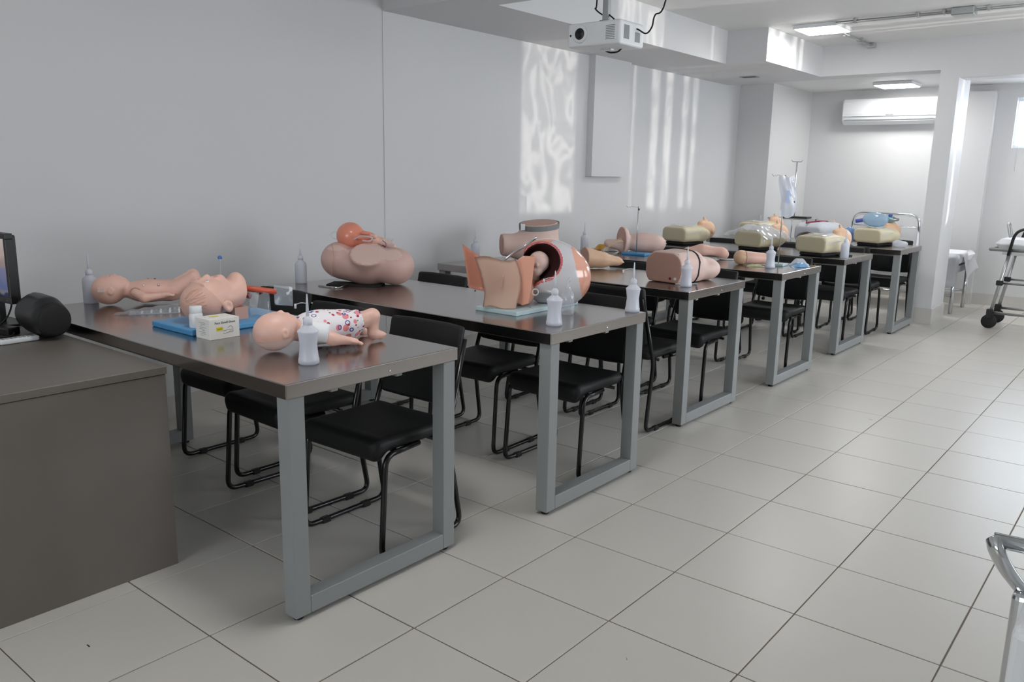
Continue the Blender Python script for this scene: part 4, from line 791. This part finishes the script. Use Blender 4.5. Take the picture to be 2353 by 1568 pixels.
# ------------------------------------------------------------------ resuscitation torsos
def make_cpr(head=True):
    t = thing('resuscitation_torso', '', 'manikin')
    f = smin(.03, sbox((0, .15, .098), (.148, .17, .07), .05), sel((.12, .29, .095), (.06, .07, .058)), sel((-.12, .29, .095), (.06, .07, .058)), sel((0, .2, .12), (.12, .16, .055))); f = cut(f, (0, 0, 0), (0, -1, 0))
    mesh_sdf('torso', f, (-.2, -.01, .02), (.2, .38, .2), .009, [beige_m, beiged_m], t, pick=lambda c, n: (n[:, 1] < -.85) & (c[:, 1] < .02))
    h = smin(.02, sel((0, .48, .125), (.078, .095, .092)), sel((0, .44, .175), (.054, .064, .05)), sel((0, .39, .19), (.032, .027, .024)), scap((0, .33, .105), (0, .42, .13), .055)); h = smin(.006, h, scap((0, .465, .215), (0, .437, .24), .009, .013), sel((0, .41, .212), (.024, .013, .009)))
    for s in (-1, 1): h = smin(.005, h, sel((s*.08, .48, .115), (.008, .018, .024)))
    for s in (-1, 1): h = sub(h, sel((s*.026, .475, .222), (.013, .011, .009)), .005)
    hd_ = mesh_sdf('head', h, (-.1, .28, .02), (.1, .59, .27), .006, skin3_m, t)
    for s in (-1, 1): lathe('eye', [(.008, -.003), (.006, .001), (0, .002)], ink_m, hd_, 8, loc=(s*.026, .475, .215))
    lathe('nostril', [(.004, -.002), (.003, .001), (0, .0015)], ink_m, hd_, 8, loc=(0, .43, .250))
    f = sbox((0, .17, .014), (.11, .15, .014), .008); mesh_sdf('base', f, (-.12, 0, 0), (.12, .34, .03), .008, rubber_m, t)
    sheet('chest_film', lambda u, v: (-.155+.31*u, .02+.27*v, .165+.022*math.sin(PI*u)*(1-.3*v)-.05*(abs(u-.5)*2)**4+.006*math.sin(u*17+v*5)), 18, 12, filmw_m, t)
    return t
cp = make_cpr(); first = [True]
def put_cpr(px, py, z, rz, label, ymax=99, ymin=-99):
    t = cp if first[0] else copy_tree(cp); first[0] = False
    p = onto(px, py, TH+z, ymin, ymax); t.location = (p.x, p.y, TH); t.rotation_euler = (0, 0, rz); return tag(t, label, 'manikin', 'resuscitation torsos')
put_cpr(1547, 548, .035, -.22, 'beige resuscitation torso with tan head, bare chest, nearest the wall', 5.8, 5.66)
put_cpr(1716, 566, .035, -.22, 'beige resuscitation torso draped in crumpled clear plastic behind the drip bag rod', 5.8, 5.66)
put_cpr(1860, 579, .035, -.22, 'beige resuscitation torso next to the wash bottle at the aisle end', 5.8, 5.66)
c4 = put_cpr(1990, 556, .035, -.22, 'beige resuscitation torso with a blue breathing bag on its chest', 7.25, 7.05)
put_cpr(1722, 530, .035, -.22, 'beige resuscitation torso mostly hidden behind the plastic-draped one', 7.2, 7.05)
p = onto(1716, 566, TH+.035, 5.66, 5.8); t = thing('plastic_cover', 'crumpled clear plastic cover spread over the middle resuscitation torso', 'cover', (p.x, p.y, TH), -.22)
sheet('film', lambda u, v: (-.25+.47*u, -.02+.36*v, .185+.035*math.sin(PI*u)*math.sin(PI*v)-.075*(abs(u-.5)*2)**3+.010*math.sin(u*19+v*4)+.006*math.sin(v*23)), 26, 18, filmw_m, t)
# gowned torso on the last table
p = onto(1866, 545, TH, 7.04, 7.06); t = thing('gowned_torso', 'manikin torso in a grey hospital gown with maroon stripe', 'manikin', (p.x-.04, 7.06, TH), -.2)
f = smin(.03, sbox((0, .18, .095), (.15, .2, .085), .07), sel((0, .25, .11), (.17, .18, .08))); f = cut(cut(f, (0, 0, .002), (0, 0, -1)), (0, .06, 0), (0, -1, 0)); h = smin(.02, off(f, -.03), scap((0, .36, .10), (0, .44, .12), .05), sel((0, .50, .115), (.07, .085, .08)), sel((0, .455, .17), (.04, .04, .03))); h = smin(.006, h, scap((0, .48, .19), (0, .455, .215), .008, .011))
mesh_sdf('body', h, (-.2, .02, 0), (.2, .6, .24), .009, skin2_m, t)
g = cut(cut(sub(off(f, .018), off(f, .006), .003), (0, .0, 0), (0, -1, 0)), (0, 0, .01), (0, 0, -1)); g2 = smin(.01, sbox((0, .18, .095), (.172, .21, .108), .08), sel((0, .25, .11), (.19, .2, .10))); g2 = cut(cut(sub(g2, smin(.01, sel((0, .1, .03), (.15, .3, .085))), .004), (0, 0, .006), (0, 0, -1)), (0, -.02, 0), (0, -1, 0))
mesh_sdf('gown', g2, (-.22, -.04, 0), (.22, .46, .24), .0075, mat('grey_gown', rgb(196, 199, 206), .8, bump=.5, bscale=40), t)
tube('stripe', spline([(-.02, -.022, .202), (-.015, .05, .209), (-.01, .2, .215), (-.005, .35, .208)], 5), .008, mat('maroon_trim', rgb(128, 40, 60), .7), t, 6)
# breathing bag set
l4 = Vector(c4.location); t = thing('breathing_bag', 'pale blue breathing bag with mask on the manikin face', 'breathing bag', l4, -.22)
pb = film('pale_blue_silicone', rgb(176, 206, 228), .25, .15)
mesh_sdf('bag', smin(.03, sel((-.02, .17, .25), (.13, .075, .072))), (-.17, .08, .16), (.14, .26, .34), .008, pb, t)
tube('intake_valve', [(-.14, .16, .24), (-.21, .15, .225)], .02, mat('violet_blue_plastic', rgb(84, 96, 186), .4), t, 12); tube('outlet_valve', [(.11, .19, .255), (.17, .24, .26), (.05, .40, .27)], .014, alu_m, t, 10)
lathe('mask', [(.045, 0), (.05, .008), (.04, .03), (.018, .045), (.014, .06)], mat('teal_mask', rgb(96, 190, 206), .3), t, 18, loc=(0.0, .42, .225)); lathe('mask_collar', [(.019, .05), (.02, .07), (.016, .075)], MATS['violet_blue_plastic'], t, 16, loc=(.0, .42, .225))
mesh_sdf('reservoir_bag', sel((-.215, .06, .085), (.045, .09, .085)), (-.28, -.05, 0), (-.15, .17, .18), .009, film('blue_reservoir', rgb(150, 184, 230), .15, .2), t)
p = at(2062, 568, TH); t = thing('plastic_bundle', 'small crumpled bundle of clear plastic at the aisle end of the last table', 'bundle', (p.x, p.y, TH), .5)
mesh_sdf('bundle', smin(.02, sel((0, 0, .035), (.05, .04, .034)), sel((.05, .02, .03), (.05, .035, .028)), sel((.0, .05, .03), (.035, .04, .028))), (-.06, -.06, 0), (.11, .1, .08), .008, filmw_m, t)
p = at(1940, 589, TH); t = thing('dark_case', 'small flat dark case lying beside the wash bottle on the torso table', 'case', (p.x, p.y, TH), .55); rbox('case', -.05, .06, -.02, .02, 0, .014, bplast_m, t, .003); rbox('clasp', -.01, .01, -.023, -.019, .004, .010, frame_m, t)
